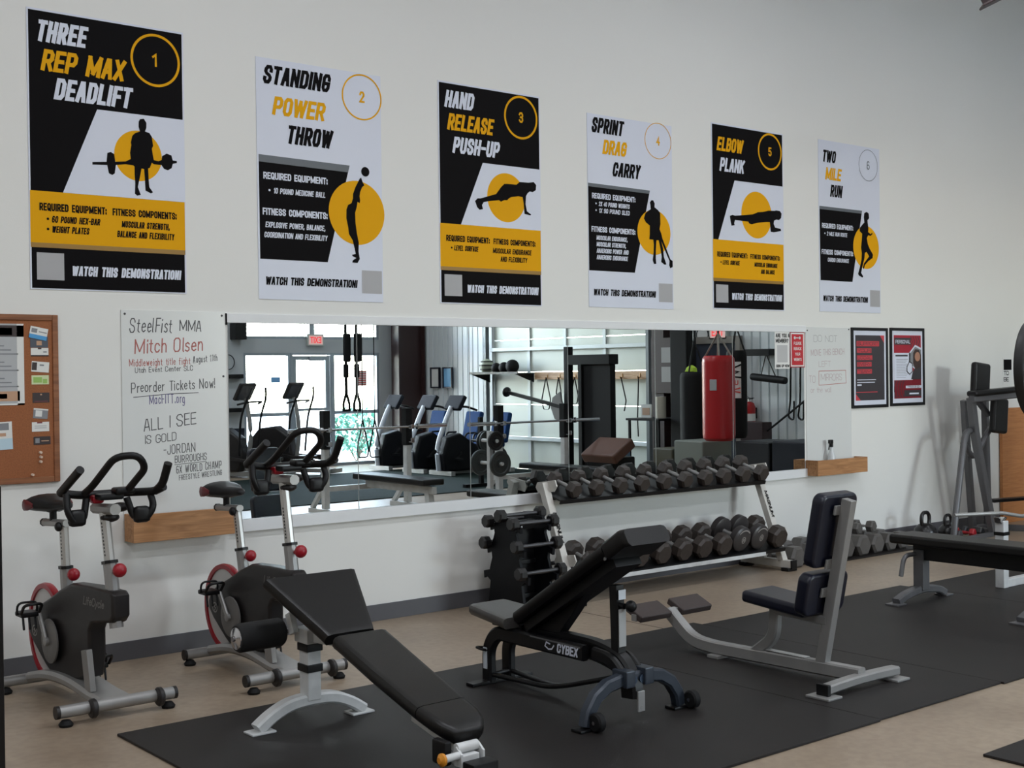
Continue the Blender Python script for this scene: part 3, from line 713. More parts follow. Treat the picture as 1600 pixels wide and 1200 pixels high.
def poster(n, x0, ztop, height, dark, title, req, fit, circ, ball, lab):
    sx, sz = PW / 100.0, height / 166.7
    U, V = X3 * sx, -Z3 * sz                       # poster space: u right, v down, 100 wide
    y0 = -0.004
    t = MB(); t.bx(x0, x0 + PW, y0, -0.0003, ztop - height, ztop)
    for f in t.bm.faces: f.material_index = IW
    Lr = lambda k: Vector((x0, y0 - 0.0004 * k, ztop))
    UU, VV = U, -V                                 # text wants v upwards
    def tx(s, u, v, h, m, width, shear=.2, th=.17, layer=4):
        text(t, s, u * sx / sx, -v * 1.0, h, Lr(layer), U, VV, m, t=th, gap=.045, shear=shear, width=width)
    if dark:
        rect(t, 1, 99, -1.2, -166, Lr(1), U, VV, II)
        wp = {1: [(42.5, 55.7), (99.6, 55.7), (99.6, 108.3), (20.4, 108.3)], 3: [(41.8, 58), (99.6, 58), (99.6, 106.6), (20.1, 106.6)], 5: [(30.7, 49.6), (99.6, 49.6), (99.6, 104.4), (7.8, 104.4)]}[n]
        t.flat([(u, -v) for u, v in wp], Lr(2), U, VV, IW)
        yb = {1: 108.2, 3: 106.6, 5: 104.4}[n]
        rect(t, 0.5, 99.5, -yb, -139, Lr(2), U, VV, IG); rect(t, 0.5, 99.5, -139, -141.8, Lr(2), U, VV, IGD)
        rect(t, 4, 20.5, -144.8, -161, Lr(2), U, VV, IQ); tx('WATCH THIS DEMONSTRATION!', 25, 158, 6, IW, 68, .12, .2)
        tx('REQUIRED EQUIPMENT:', 6, 119.8, 4.6, II, 40.5, 0, .19); tx('FITNESS COMPONENTS:', 51.3, 119.8, 4.4, II, 41.5, 0, .19)
        for i, s in enumerate(req):
            disc(t, 11, -(124.6 + i * 6), .8, Lr(4), U, VV, II, 10); tx(s, 13.2, 126.6 + i * 6, 4, II, (28 if n == 1 and i == 0 else 22), .15, .18)
        for i, s in enumerate(fit): tx(s, (57, 54)[i] if n == 1 else (50.5, 58)[i] if n == 3 else (57, 66)[i], 126.8 + i * 6.2, 4, II, ((31, 36) if n == 1 else (38, 26) if n == 3 else (32, 19))[i], .1, .18)
        q = Lr(3)
        ring = IG
    else:
        dv = {2: 2.5, 4: 0, 6: 0}[n]
        pl = {2: [(1.2, 67), (73, 68.2), (54, 139), (1.4, 139)], 4: [(0.4, 60), (72.4, 60.8), (53.2, 135.3), (0.6, 135.3)], 6: [(1, 64.5), (70, 64.5), (52.8, 136.5), (1.6, 136.5)]}[n]
        t.flat([(u, -v) for u, v in pl], Lr(1), U, VV, II)
        k = 5 if n == 2 else 3
        (a0, b0), (a1, b1) = pl[0], pl[1]
        t.flat([(a0, -b0), (a1, -b1), (a1 - k * .26, -(b1 + k)), (a0, -(b0 + k))], Lr(2), U, VV, IS)
        rect(t, 82, 99, -143.6, -160.4, Lr(2), U, VV, IQ)
        tx('WATCH THIS DEMONSTRATION!', 5, 156.6, 5.6, II, 70, .12, .2)
        tx('REQUIRED EQUIPMENT:', 4.5, {2: 83.6, 4: 73, 6: 85.5}[n], 4.8, IW, 49, 0, .19)
        b = {2: 93.2, 4: 79.2, 6: 92.6}[n]
        for i, s in enumerate(req):
            disc(t, 9, -(b - 2 + i * 5.8), .8, Lr(4), U, VV, IW, 10); tx(s, 12, b + i * 5.8, 3.9, IW, {2: 38, 4: 33, 6: 30}[n], .12, .17)
        tx('FITNESS COMPONENTS:', 3.6, {2: 108.4, 4: 101.8, 6: 111}[n], 4.8, IW, 49.5, 0, .19)
        b = {2: 117, 4: 108.6, 6: 118}[n]
        for i, s in enumerate(fit): tx(s, {2: 5.5 - i, 4: 9, 6: 13}[n], b + i * (7 if n == 2 else 5.6), 3.9, IW, {2: 45 + i * 2.5, 4: 35 - (i == 1) * 2, 6: 33}[n], .12, .17)
    for (s, u, v, h, w, c) in title: tx(s, u, v, h, c, w - 2.5, .2, .19)
    cu, cv, cr, num = circ
    R = [(cu + cr * math.cos(2 * PI * i / 48), -(cv + cr * math.sin(2 * PI * i / 48))) for i in range(49)]
    ribbon(t, R, {1: 1.6, 2: 1.1, 3: 1.7, 4: .6, 5: 1.8, 6: .5}[n], Lr(3), U, VV, IG if n != 6 else IS)
    text(t, num, cu - 2.2, -(cv + 4), 8.2, Lr(4), U, VV, IG if n != 6 else IS, t=.17 if n < 6 else .1, width=4.4 if num != '1' else 3.2)
    du, dvv, dr = ball
    disc(t, du, -dvv, dr, Lr(2.5), U, VV, IG, 48)
    fg = FIGS[n]
    t.flat([(u, -v) for u, v in fg], Lr(4), U, VV, II)
    if n == 2: disc(t, 86, -71.5, 3.5, Lr(4), U, VV, II, 20)
    o = obj('fitness_poster', t, PM, recalc=False, at=(x0 + PW / 2, 0, ztop - height))
    return tag(o, lab, 'poster', 'fitness test posters')
ZT = 3.632; HH = 1.524
poster(1, 0.0, 3.65, 1.54, True, [('THREE', 4.9, 19.4, 13, 33, IW), ('REP MAX', 7.8, 36.5, 13, 51, IG), ('DEADLIFT', 15.5, 52.8, 13, 50.5, IW)], ['60 POUND HEX-BAR', 'WEIGHT PLATES'], ['MUSCULAR STRENGTH,', 'BALANCE AND FLEXIBILITY'], (81, 20.4, 15.8, '1'), (68.6, 81.6, 15.7), 'black and yellow poster, THREE REP MAX DEADLIFT, numbered 1')
poster(2, 1.387, 3.582, 1.489, False, [('STANDING', 4.6, 17.6, 13, 54.5, II), ('POWER', 11.6, 38.6, 13, 43, IG), ('THROW', 22.2, 57.6, 13, 38, II)], ['10 POUND MEDICINE BALL'], ['EXPLOSIVE POWER, BALANCE,', 'COORDINATION AND FLEXIBILITY'], (84, 17.4, 16.2, '2'), (78.6, 102, 23.3), 'white poster, STANDING POWER THROW, numbered 2')
poster(3, 2.765, 3.622, 1.521, True, [('HAND', 5.6, 19.2, 13, 29.5, IW), ('RELEASE', 7.9, 36, 12.6, 46, IG), ('PUSH-UP', 12.6, 53, 12.4, 47, IW)], ['LEVEL SURFACE'], ['MUSCULAR ENDURANCE', 'AND FLEXIBILITY'], (80.5, 18.8, 16.2, '3'), (64.8, 83, 19.1), 'black and yellow poster, HAND RELEASE PUSH-UP, numbered 3')
poster(4, 4.143, 3.563, 1.455, False, [('SPRINT', 4.3, 15.9, 13.2, 38.5, II), ('DRAG', 16.7, 33.6, 12.6, 29.5, IG), ('CARRY', 27.6, 52, 12.6, 34.5, II)], ['2X 40 POUND WEIGHTS', '1X 90 POUND SLED'], ['MUSCULAR ENDURANCE,', 'MUSCULAR STRENGTH,', 'ANAEROBIC POWER AND', 'ANAEROBIC ENDURANCE'], (83, 15.3, 16, '4'), (77, 98, 20.2), 'white poster, SPRINT DRAG CARRY, numbered 4')
poster(5, 5.523, 3.65, 1.525, True, [('ELBOW', 6.6, 24.4, 12.6, 37.5, IG), ('PLANK', 10, 42.6, 12.4, 35.5, IW)], ['LEVEL SURFACE'], ['MUSCULAR ENDURANCE', 'AND BALANCE'], (81, 18.6, 16.3, '5'), (61, 79, 21.6), 'black and yellow poster, ELBOW PLANK, numbered 5')
poster(6, 6.926, 3.66, 1.528, False, [('TWO', 5.7, 21.2, 11.8, 23.2, II), ('MILE', 10.2, 38.1, 12, 27.2, IG), ('RUN', 17.7, 54.4, 12, 21, II)], ['2 MILE RUN ROUTE'], ['CARDIO ENDURANCE'], (81, 18.2, 15.6, '6'), (76.2, 101, 21.6), 'white poster, TWO MILE RUN, numbered 6')

# ------------------------------------------------------------------ corkboard with its papers
CX0, CX1, CZ0, CZ1 = -1.25, 0.142, 1.05, 1.97
r = thing('corkboard', 'brown cork notice board in a wooden frame at the left edge', 'noticeboard', ((CX0 + CX1) / 2, 0, CZ0))
obj('cork_panel', MB().bx(CX0 + .03, CX1 - .03, -.014, 0, CZ0 + .03, CZ1 - .03), mat('cork', (150, 92, 56), 0.85, var=.16, vscale=140, bump=.4, bscale=300), r)
f = MB()
for a in ((CX0, CX0 + .032, CZ0, CZ1), (CX1 - .032, CX1, CZ0, CZ1), (CX0 + .032, CX1 - .032, CZ0, CZ0 + .032), (CX0 + .032, CX1 - .032, CZ1 - .032, CZ1)): f.bx(a[0], a[1], -.022, 0, a[2], a[3], .004)
obj('board_frame', f, wood('oak frame', (150, 96, 60)), r)
yb = -0.0145
def card(x0, x1, z0, z1, lab, base, marks, rot=0.0, name='business_card', cat='card', grp='cards pinned to the corkboard', lift=0.0):
    c = Vector(((x0 + x1) / 2, 0, (z0 + z1) / 2)); a = RY(rot)
    t = MB(); t.box((c.x, yb - .0008 - lift, c.z), (x1 - x0, .0012, z1 - z0), 0, 0, a)
    U, V = a @ X3, a @ Z3
    ms = [base]
    for (u0, u1, v0, v1, mm) in marks:
        if mm not in ms: ms.append(mm)
        rect(t, (u0 - .5) * (x1 - x0), (u1 - .5) * (x1 - x0), (v0 - .5) * (z1 - z0), (v1 - .5) * (z1 - z0), Vector((c.x, yb - .0019 - lift, c.z)), U, V, ms.index(mm))
    o = obj(name, t, ms, at=(c.x, yb, c.z))
    return tag(o, lab, cat, grp)
mB = mat('sky blue print', (70, 150, 205), .5); mG = mat('leaf green print', (150, 190, 96), .5); mK = mat('near black card', (52, 40, 40), .5); mT = mat('grey print', (130, 132, 136), .5); mP = mat('card stock', (222, 222, 218), .5); mM = mat('maroon print', (120, 48, 54), .5); mTan = mat('tan print', (190, 150, 120), .5)
card(-.014, .083, 1.835, 1.90, 'white and blue business card at the top of the cork card column, tilted', mP, [(0, 1, 0, .35, mB), (.08, .4, .5, .85, mT), (.5, .95, .6, .68, mT)], .2, lift=.003)
card(-.01, .086, 1.79, 1.85, 'dark slate business card tucked under the blue one', mat('slate card', (74, 80, 92), .5), [(.35, .65, .2, .6, mTan)])
card(-.008, .088, 1.742, 1.787, 'white business card with a dark lower strip, third in the card column', mP, [(0, 1, 0, .14, mK), (.7, .9, .45, .6, mT), (.4, .6, .85, 1, mK)])
card(-.005, .09, 1.655, 1.712, 'white business card with black picture at its left side', mP, [(.02, .3, .15, .9, mK), (.45, .7, .6, .75, mT)], .08)
card(-.006, .088, 1.588, 1.638, 'pale card with a green landscape picture', mat('pale green card', (206, 216, 170), .5), [(.1, .6, .2, .8, mG), (.65, .9, .1, .6, mG)])
card(-.002, .09, 1.488, 1.542, 'dark brown business card with a small red pin', mK, [(.1, .9, .1, .16, mM), (.45, .55, .75, .9, mTan)])
card(.0, .08, 1.40, 1.455, 'small grey card with a white round picture', mT, [(.15, .6, .2, .8, mP), (0, 1, .85, 1, mP)], .1)
card(-.008, .086, 1.33, 1.382, 'plain white business card, second lowest in the card column', mP, [(.3, .6, .85, 1, mM), (.15, .85, .35, .4, mT), (.15, .85, .55, .6, mT)])
card(.0, .092, 1.258, 1.302, 'dark card with a grey badge, lowest of the card column', mK, [(.1, .35, .2, .8, mT), (.45, .9, .4, .5, mTan)])
card(-.66, -.045, 1.478, 1.918, 'large printed flyer with grey and maroon blocks in a metal frame on the corkboard', mat('grey flyer', (176, 178, 180), .4), [(0, 1, .84, .98, mK), (.6, .9, .86, .95, mM)] + [(.35 + .03 * (k % 3), .95 - .06 * (k % 4), .22 + k * .05, .235 + k * .05, mT) for k in range(12)] + [(.6, .96, .05, .17, mTan), (.7, .85, .08, .14, mM), (.94, 1, 0, 1, mP), (0, 1, 0, .02, mP)], 0, 'flyer', 'flyer', None)
card(-.45, -.113, 1.235, 1.385, 'white brochure with a pale blue lower half pinned low on the corkboard', mP, [(0, 1, 0, .4, mat('ice blue print', (186, 210, 222), .5)), (.5, .9, .48, .6, mTan), (.4, .95, .7, .95, mT)], -.03, 'brochure', 'brochure', None)
for i, (px, pz, nm) in enumerate(((.035, 1.215, 'topmost'), (.037, 1.19, 'middle'), (.035, 1.165, 'lowest'), (-.01, 1.095, 'single white'))):
    o = obj('push_pin', MB().lathe([(0, -.018), (.007, -.018), (.007, -.012), (.004, -.01), (.004, -.003), (.008, 0)], (px, yb, pz), (0, 1, 0), 10), mat('clear pin plastic', (214, 190, 170), .3), at=(px, yb, pz))
    tag(o, nm + ' push pin stuck in the lower part of the corkboard', 'pin', 'push pins')

# ------------------------------------------------------------------ framed posters
def framed(x0, x1, z0, z1, lab):
    r = thing('framed_poster', lab, 'framed poster', ((x0 + x1) / 2, 0, z0))
    f = MB(); b = .028
    for a in ((x0, x0 + b, z0, z1), (x1 - b, x1, z0, z1), (x0 + b, x1 - b, z0, z0 + b), (x0 + b, x1 - b, z1 - b, z1)): f.bx(a[0], a[1], -.016, 0, a[2], a[3], .003)
    obj('poster_frame', f, M_black, r)
    obj('backing_sheet', MB().bx(x0 + b, x1 - b, -.008, 0, z0 + b, z1 - b), M_white, r)
    return r
mRd = mat('poster red', (196, 62, 72), .4); mDk = mat('poster charcoal', (58, 54, 58), .4); mCr = mat('poster crimson', (160, 24, 44), .4); mSk = mat('skin tone print', (176, 128, 104), .5); mHr = mat('dark hair print', (62, 44, 40), .5)
def prn(x0, x1, z0, z1):
    O = Vector((x0, -.0086, z0)); U = X3 * (x1 - x0); V = Z3 * (z1 - z0)
    return O, U, V
r = framed(7.375, 7.935, 1.255, 1.995, 'black framed dark poster with red text blocks, left of the framed pair')
t = MB(); O, U, V = prn(7.435, 7.88, 1.325, 1.925)
L_ = lambda k: O + Vector((0, -.0005 * k, 0))
rect(t, 0, 1, 0, 1, L_(0), U, V, 0)
t.flat([(.85, 1), (1, .88), (1, 1)], L_(1), U, V, 1); t.flat([(0, 0), (.17, 0), (0, .1)], L_(1), U, V, 1)
for (a, b, c, d_) in ((.04, .82, .83, .91), (.05, .55, .73, .8), (.05, .58, .62, .69), (.05, .55, .52, .59), (.05, .56, .41, .48)): rect(t, a, b, c, d_, L_(1), U, V, 1)
for s, v, w_ in (('SUPPORT', .845, .72), ('YOUR', .74, .46), ('LOCAL', .63, .48), ('EVERY', .53, .46), ('TEAM', .42, .46)): text(t, s, .07, v, .05, L_(2), U, V, 0, t=.14, width=w_)
for (a, b, c) in ((.05, .7, .31), (.05, .66, .27), (.05, .2, .225), (.02, .75, .12)): rect(t, a, b, c, c + .012 + .012 * (c == .225), L_(1), U, V, 2 if c != .12 else 1)
obj('poster_print', t, [mDk, mRd, M_white], r, recalc=False)
r = framed(7.975, 8.535, 1.26, 2.0, 'black framed red and white trainer poster, right of the framed pair')
t = MB(); O, U, V = prn(8.035, 8.48, 1.33, 1.93)
L_ = lambda k: O + Vector((0, -.0005 * k, 0))
rect(t, 0, 1, 0, 1, L_(0), U, V, 0); rect(t, 0, 1, 0, .3, L_(1), U, V, 1); rect(t, .02, .62, .85, .96, L_(1), U, V, 2)
text(t, 'PERSONAL', .06, .87, .055, L_(2), U, V, 3, t=.17, width=.54)
rect(t, 0, .68, .29, .72, L_(2), U, V, 3); rect(t, .05, .5, .665, .69, L_(3), U, V, 2)
for k in range(12): rect(t, .08, .42 + .04 * (k % 3), .33 + k * .026, .336 + k * .026, L_(3), U, V, 4)
hx = [(.55, .72), (.55, .55), (.78, .45), (1, .52), (1, .8), (.78, .85)]
t.flat(hx, L_(2), U, V, 3); t.flat([(.59, .71), (.59, .55), (.78, .475), (1, .54), (1, .77), (.78, .82)], L_(3), U, V, 4)
t.flat([(.7, .72), (.78, .78), (.92, .77), (1, .68), (1, .5), (.78, .46), (.7, .55)], L_(4), U, V, 5); disc(t, .86, .66, .1, L_(5), U, V, 6, 24, .075)
t.flat([(.62, .30), (.68, .42), (.8, .5), (1, .5), (1, .30)], L_(3), U, V, 2)
t.flat([(.45, .5), (.55, .59), (.67, .56), (.67, .42), (.57, .37), (.45, .42)], L_(5), U, V, 2); t.flat([(.475, .495), (.555, .57), (.65, .545), (.65, .43), (.57, .39), (.475, .43)], L_(6), U, V, 3)
for k in range(4):
    a = [(.06 + .1 * k + .06 * math.cos(q), .15 + .12 * math.sin(q)) for q in [PI / 2 + PI * i / 10 for i in range(11)]]
    ribbon(t, a, .02, L_(2), U, V, 2)
for k in range(4):
    ribbon(t, [(.62 + .09 * k, .98), (.68 + .09 * k, .9), (.62 + .09 * k, .82)], .02, L_(1), U, V, 2)
rect(t, .42, 1, .16, .2, L_(2), U, V, 3); text(t, 'TRAINING', .47, .165, .03, L_(3), U, V, 2, t=.16, width=.45); rect(t, .36, 1, .03, .13, L_(2), U, V, 2); rect(t, .55, .9, .06, .085, L_(3), U, V, 3)
obj('poster_print', t, [mCr, mat('poster dark crimson', (120, 14, 32), .4), mDk, M_white, mT, mHr, mSk], r, recalc=False)
# small sign half hidden by the weight plate
o = obj('wall_sign', MB().bx(9.97, 10.25, -.004, 0, 1.435, 1.71), M_paper, at=(10.1, 0, 1.43)); tag(o, 'small white wall sign with a black block, behind the large weight plate', 'sign')
t = MB(); P = Vector((0, -.0046, 0)); rect(t, 9.985, 10.14, 1.585, 1.695, P, X3, Z3, 0); text(t, 'TO', 9.985, 1.53, .045, P, X3, Z3, 0, width=.1); text(t, 'BE', 9.985, 1.465, .045, P, X3, Z3, 0, width=.1)
obj('sign_print', t, [M_ink], o, recalc=False)
# ------------------------------------------------------------------ spin bikes
def spin_bike(X0, shear, dy, dh, ds, lab):
    r = thing('spin_bike', lab, 'exercise bike', (X0 - 0.03, -0.7 + dy, 0), 0, 'spin bikes')
    def q(lx, y, z):
        y = .95 * y - .058
        return Vector((X0 - shear * (y + 1.15) + lx, y + dy, z))
    sx = Vector((1, 0, 0))
    # base
    f = MB(); f.tube([q(-.28, -1.15, .068), q(.28, -1.15, .068)], .03, 16); f.tube([q(-.2, -.28, .06), q(.2, -.28, .06)], .028, 16)
    f.rtube([q(0, -.29, .07), q(0, -.5, .115), q(0, -.75, .12), q(0, -1.0, .08), q(0, -1.14, .07)], .165, .05, fr=.12, c=.015)
    f.bar(q(-.055, -.99, .1), q(-.055, -.95, .30), .03, .075, upv=(0, 1, 0))
    obj('base_frame', f, M_silver, r)
    for a, b in ((-.28, -1.15), (.28, -1.15), (-.2, -.28), (.2, -.28)):
        z = .068 if b < -1 else .06
        e = MB(); e.tube([q(a, b, z), q(a * 1.06, b, z)], .031, 16); obj('end_cap', e, M_darkgrey, r)
        e = MB(); e.lathe([(.03, .0), (.034, .012), (.02, .03)], q(a * .9, b - .01, 0), (0, 0, 1), 14); obj('rubber_foot', e, M_rubber, r)
    for a in (-.13, .2):
        e = MB(); e.lathe([(0, -.014), (.04, -.014), (.046, -.008), (.046, .008), (.04, .014), (0, .014)], q(a, -1.175, .066), (1, 0, 0), 24); obj('transport_wheel', e, M_darkgrey, r)
    # flywheel with red rim
    c = q(0, -.385, .315)
    e = MB(); e.lathe([(0, -.006), (.205, -.006), (.219, -.009), (.219, .009), (.205, .006), (0, .006)], c, (1, 0, 0), 56)
    fwl = obj('flywheel', e, mat('brushed flywheel', (196, 194, 192), .4, metal=.2), r)
    e = MB(); n = 64; e.sweep([c + Vector((0, .231 * math.cos(2 * PI * i / n), .231 * math.sin(2 * PI * i / n))) for i in range(n)], [(.012, .018), (-.012, .018), (-.016, 0), (-.012, -.018), (.012, -.018), (.016, 0)], (1, 0, 0), 0, True)
    obj('red_rim', e, M_red, fwl)
    # shroud
    pr = [(-.245, .345), (-.25, .30), (-.30, .25), (-.45, .15), (-.55, .10), (-.62, .088), (-.78, .12), (-.93, .16), (-.955, .26), (-.955, .39), (-.98, .425), (-1.03, .435), (-1.18, .455), (-1.21, .485), (-1.21, .585), (-1.185, .605), (-.95, .608), (-.75, .60), (-.62, .555), (-.50, .50), (-.36, .445), (-.275, .40)]
    e = MB()
    e.prism([(.95 * a - .058, b) for a, b in pr], Vector((X0 - shear * 1.15 - .045, dy, 0)), Vector((-shear, 1, 0)), Z3, (.09, 0, 0), 0, .018, 3)
    sh = obj('shroud', e, M_darkgrey, r, 40)
    t = MB(); lo = q(-.0665, 0, 0)
    text(t, 'LifeCycle', 0, 0, .042, q(-.0465, -.90, .515), Vector((shear, -1, 0)), Z3, 0, wd=.6, t=.14, shear=.25, width=.21)
    obj('shroud_lettering', t, mat('dim silver print', (112, 110, 108), .5), sh, recalc=False); t = MB(); n = 28
    ribbon(t, [(.026 * math.cos(2 * PI * i / n), .026 * math.sin(2 * PI * i / n)) for i in range(n + 1)], .006, q(-.0465, -.335, .315), Vector((shear, -1, 0)), Z3, 0)
    ribbon(t, [(.008, .016), (-.008, .004), (.008, -.002), (-.004, -.016)], .006, q(-.0465, -.335, .315), Vector((shear, -1, 0)), Z3, 0)
    obj('shroud_emblem', t, mat('silver print', (150, 148, 146), .5), sh, recalc=False)
    # crank, pedals
    hub = q(0, -.55, .29)
    for sgn in (-1, 1):
        e = MB(); e.lathe([(0, 0), (.10, 0), (.112, .006), (.112, .014), (.085, .02), (.05, .016), (0, .02)], hub + sx * (.051 * sgn), (sgn, 0, 0), 40); obj('crank_cover', e, mat('mid grey plastic', (104, 102, 100), .45), r)
        d = Vector((0, .10, .135)) * (1 if sgn < 0 else -1)
        e = MB(); a = hub + sx * (.08 * sgn); e.bar(a - d * .1, a + d, .016, .03, upv=(0, 1, 0), bev=.006); e.lathe([(.02, -.012), (.022, .008), (0, .012)], a, (sgn, 0, 0), 16)
        obj('crank_arm', e, M_silver, r)
        pc = a + d + sx * (.06 * sgn)
        e = MB(); e.box(pc, (.09, .10, .026), .008); e.tube([a + d, pc], .008, 8)
        pd = obj('pedal', e, M_black, r)
        e = MB()
        e.tube([pc + Vector((-.045, -.05, .01)), pc + Vector((-.045, -.10, .06)), pc + Vector((.0, -.12, .065)), pc + Vector((.045, -.10, .06)), pc + Vector((.045, -.05, .01))], .008, 8, fr=.03)
        e.tube([pc + Vector((-.05, -.0, .0)), pc + Vector((-.05, -.01, .06)), pc + Vector((.05, -.01, .06)), pc + Vector((.05, .0, 0))], .006, 8, fr=.03)
        for k in (-.03, .0, .03): e.bar(pc + Vector((k, -.03, -.01)), pc + Vector((k, -.045, -.075)), .012, .008)
        obj('toe_cage', e, M_black, pd)
    # seat post
    a, b = q(0, -.60 + .2 * ds, .46), q(0, -.462 + ds, .885)
    d = (b - a).normalized()
    e = MB(); e.rtube([a, a + d * .205], .05, .066, upv=(0, 1, 0), c=.016); obj('seat_post_sleeve', e, M_silver, r)
    e = MB(); e.rtube([a + d * .2, b], .038, .052, upv=(0, 1, 0), c=.014); sp = obj('seat_post', e, M_chrome if False else mat('satin aluminium', (190, 188, 184), .32, metal=.6), r)
    e = MB()
    for k in range(9): e.lathe([(0, .0), (.006, 0), (.006, .0012), (0, .0012)], a + d * (.25 + .018 * k) + Vector((-.019, -.006, 0)), (-1, 0, 0), 8)
    obj('post_holes', e, M_black, sp)
    e = MB(); e.rtube([a + d * .197, a + d * .212], .062, .078, upv=(0, 1, 0), c=.02); obj('post_collar', e, M_black, r)
    e = MB(); k = a + d * .165 + Vector((.005, -.035, 0)); e.tube([k, k + Vector((.0, -.03, .01))], .010, 10); e.ball(k + Vector((0, -.055, .012)), .032, 0, (1, .85, 1)); obj('adjust_knob', e, M_red, r)
    # seat slider and saddle
    e = MB(); e.rtube([q(0, -.24 + ds, .875), q(0, -.50 + ds, .887)], .042, .036, c=.012); obj('seat_slider', e, M_silver, r)
    e = MB(); e.rtube([q(0, -.23 + ds, .875), q(0, -.242 + ds, .875)], .046, .04, c=.012); obj('slider_cap', e, M_black, r); e = MB(); e.ball(q(-.03, -.47 + ds, .87), .024, 0, (.8, 1, 1)); obj('slider_lever', e, M_black, r)
    e = MB(); e.tube([q(0, -.34 + ds, .89), q(0, -.34 + ds, .94)], .018, 10); e.tube([q(-.03, -.27 + ds, .96), q(-.025, -.34 + ds, .935), q(-.02, -.46 + ds, .965)], .006, 8, fr=.05); e.tube([q(.03, -.27 + ds, .96), q(.025, -.34 + ds, .935), q(.02, -.46 + ds, .965)], .006, 8, fr=.05); obj('saddle_rails', e, M_black, r)
    prof = [(a + ds, b, c, d) for a, b, c, d in ((-.22, .05, .972, .03), (-.235, .105, .98, .06), (-.275, .118, .986, .066), (-.33, .10, .983, .06), (-.39, .06, .983, .052), (-.45, .036, .988, .044), (-.51, .028, .99, .036), (-.535, .012, .985, .016))]
    rg = []
    for (y, w, z, h) in prof: rg.append([q(w * math.cos(p), y, z - .012 + h * .6 * math.sin(p) + (.012 if math.sin(p) > .3 and y > -.34 + ds else 0)) for p in [2 * PI * i / 16 for i in range(16)]])
    sad = obj('saddle', MB().loft(rg), M_black, r, 60)
    for sgn in (-1, 1):
        e = MB(); rg = []
        for (y, w, z, h) in ((-.225 + ds, .08, .974, .03), (-.25 + ds, .112, .978, .04), (-.29 + ds, .112, .978, .036), (-.33 + ds, .10, .978, .014)): rg.append([q(sgn * (w - .004 + .012 * math.cos(p)), y, z - .006 + h * .75 * math.sin(p)) for p in [2 * PI * i / 10 for i in range(10)]])
        obj('saddle_side', e.loft(rg), mat('dark red vinyl', (96, 26, 30), .4), sad, 60)
    # handlebar post
    a, b = q(0, -1.155, .425), q(0, -1.045, .975 + dh)
    d = (b - a).normalized()
    e = MB(); e.rtube([a, a + d * .315], .055, .072, upv=(0, 1, 0), c=.018); obj('bar_post_sleeve', e, M_silver, r)
    e = MB(); e.rtube([a + d * .31, b], .042, .056, upv=(0, 1, 0), c=.014); sp = obj('bar_post', e, mat('satin aluminium', (190, 188, 184), .32, metal=.6), r)
    e = MB()
    for k in range(10): e.lathe([(0, .0), (.006, 0), (.006, .0012), (0, .0012)], a + d * (.35 + .017 * k) + Vector((-.021, -.004, 0)), (-1, 0, 0), 8)
    obj('post_holes', e, M_black, sp)
    e = MB(); e.rtube([a + d * .307, a + d * .322], .066, .085, upv=(0, 1, 0), c=.02); obj('post_collar', e, M_black, r)
    e = MB(); k = a + d * .275 + Vector((.005, -.04, 0)); e.tube([k, k + Vector((0, -.03, .008))], .011, 10); e.ball(k + Vector((0, -.058, .01)), .034, 0, (1, .85, 1)); obj('adjust_knob', e, M_red, r)
    h = lambda x, y, z: q(x, y, z + dh)
    e = MB(); e.rtube([h(0, -.95, .985), h(0, -1.16, .99)], .055, .05, c=.014); obj('bar_slider', e, M_silver, r)
    e = MB(); e.ball(h(0.02, -1.06, .945), .034, 0, (1.4, 1, .7)); obj('slider_lever', e, M_darkgrey, r); e = MB(); e.ball(h(.10, -1.0, .985), .03, 0, (1.6, 1, .8)); obj('slider_lever', e, M_darkgrey, r)
    e = MB(); e.box(h(-.035, -1.04, 1.035), (.06, .06, .04), .014); obj('release_catch', e, M_red, r)
    e = MB()
    R_ = .0175
    e.tube([h(-.2, -1.02, 1.075), h(-.1, -1.0, 1.055), h(.1, -1.0, 1.055), h(.2, -1.16, 1.065), h(.215, -1.22, 1.09)], .02, 14, fr=.06)
    e.tube([h(-.2, -1.02, 1.075), h(-.2, -1.235, 1.195)], R_ * 1.15, 14)
    e.tube([h(.2, -1.16, 1.065), h(.205, -1.225, 1.10), h(.205, -1.285, 1.205)], R_ * 1.15, 14, fr=.04)
    e.tube([h(-.08, -1.0, 1.06), h(-.085, -1.1, 1.10), h(-.055, -1.28, 1.25), h(.035, -1.33, 1.255), h(.085, -1.30, 1.19), h(.07, -1.13, 1.07)], R_, 14, fr=.06)
    e.box(h(.06, -1.12, 1.075), (.10, .075, .035), .012)
    for sgn in (-1, 1):
        y = -1.06 if sgn < 0 else -1.12
        e.tube([h(sgn * .19, y, 1.07), h(sgn * .2, y - .03, .99), h(sgn * .165, y - .02, .935), h(sgn * .11, y, .94), h(sgn * .085, y + .02, 1.04)], .017, 12, fr=.04)
        e.box(h(sgn * .145, y - .01, .955), (.085, .05, .08), .02)
    obj('handlebar', e, M_black, r, 60)
    e = MB(); e.box(h(.0, -1.10, 1.05), (.12, .08, .03), .01); obj('console', e, M_black, r)
    return r
spin_bike(-.008, .10, 0.0, 0.0, -.13, 'spin bike with a red-rimmed flywheel standing under the corkboard, nearest the left edge')
spin_bike(.94, .04, -.04, .085, -.06, 'spin bike with a red-rimmed flywheel, second from the left, behind the white decline bench')

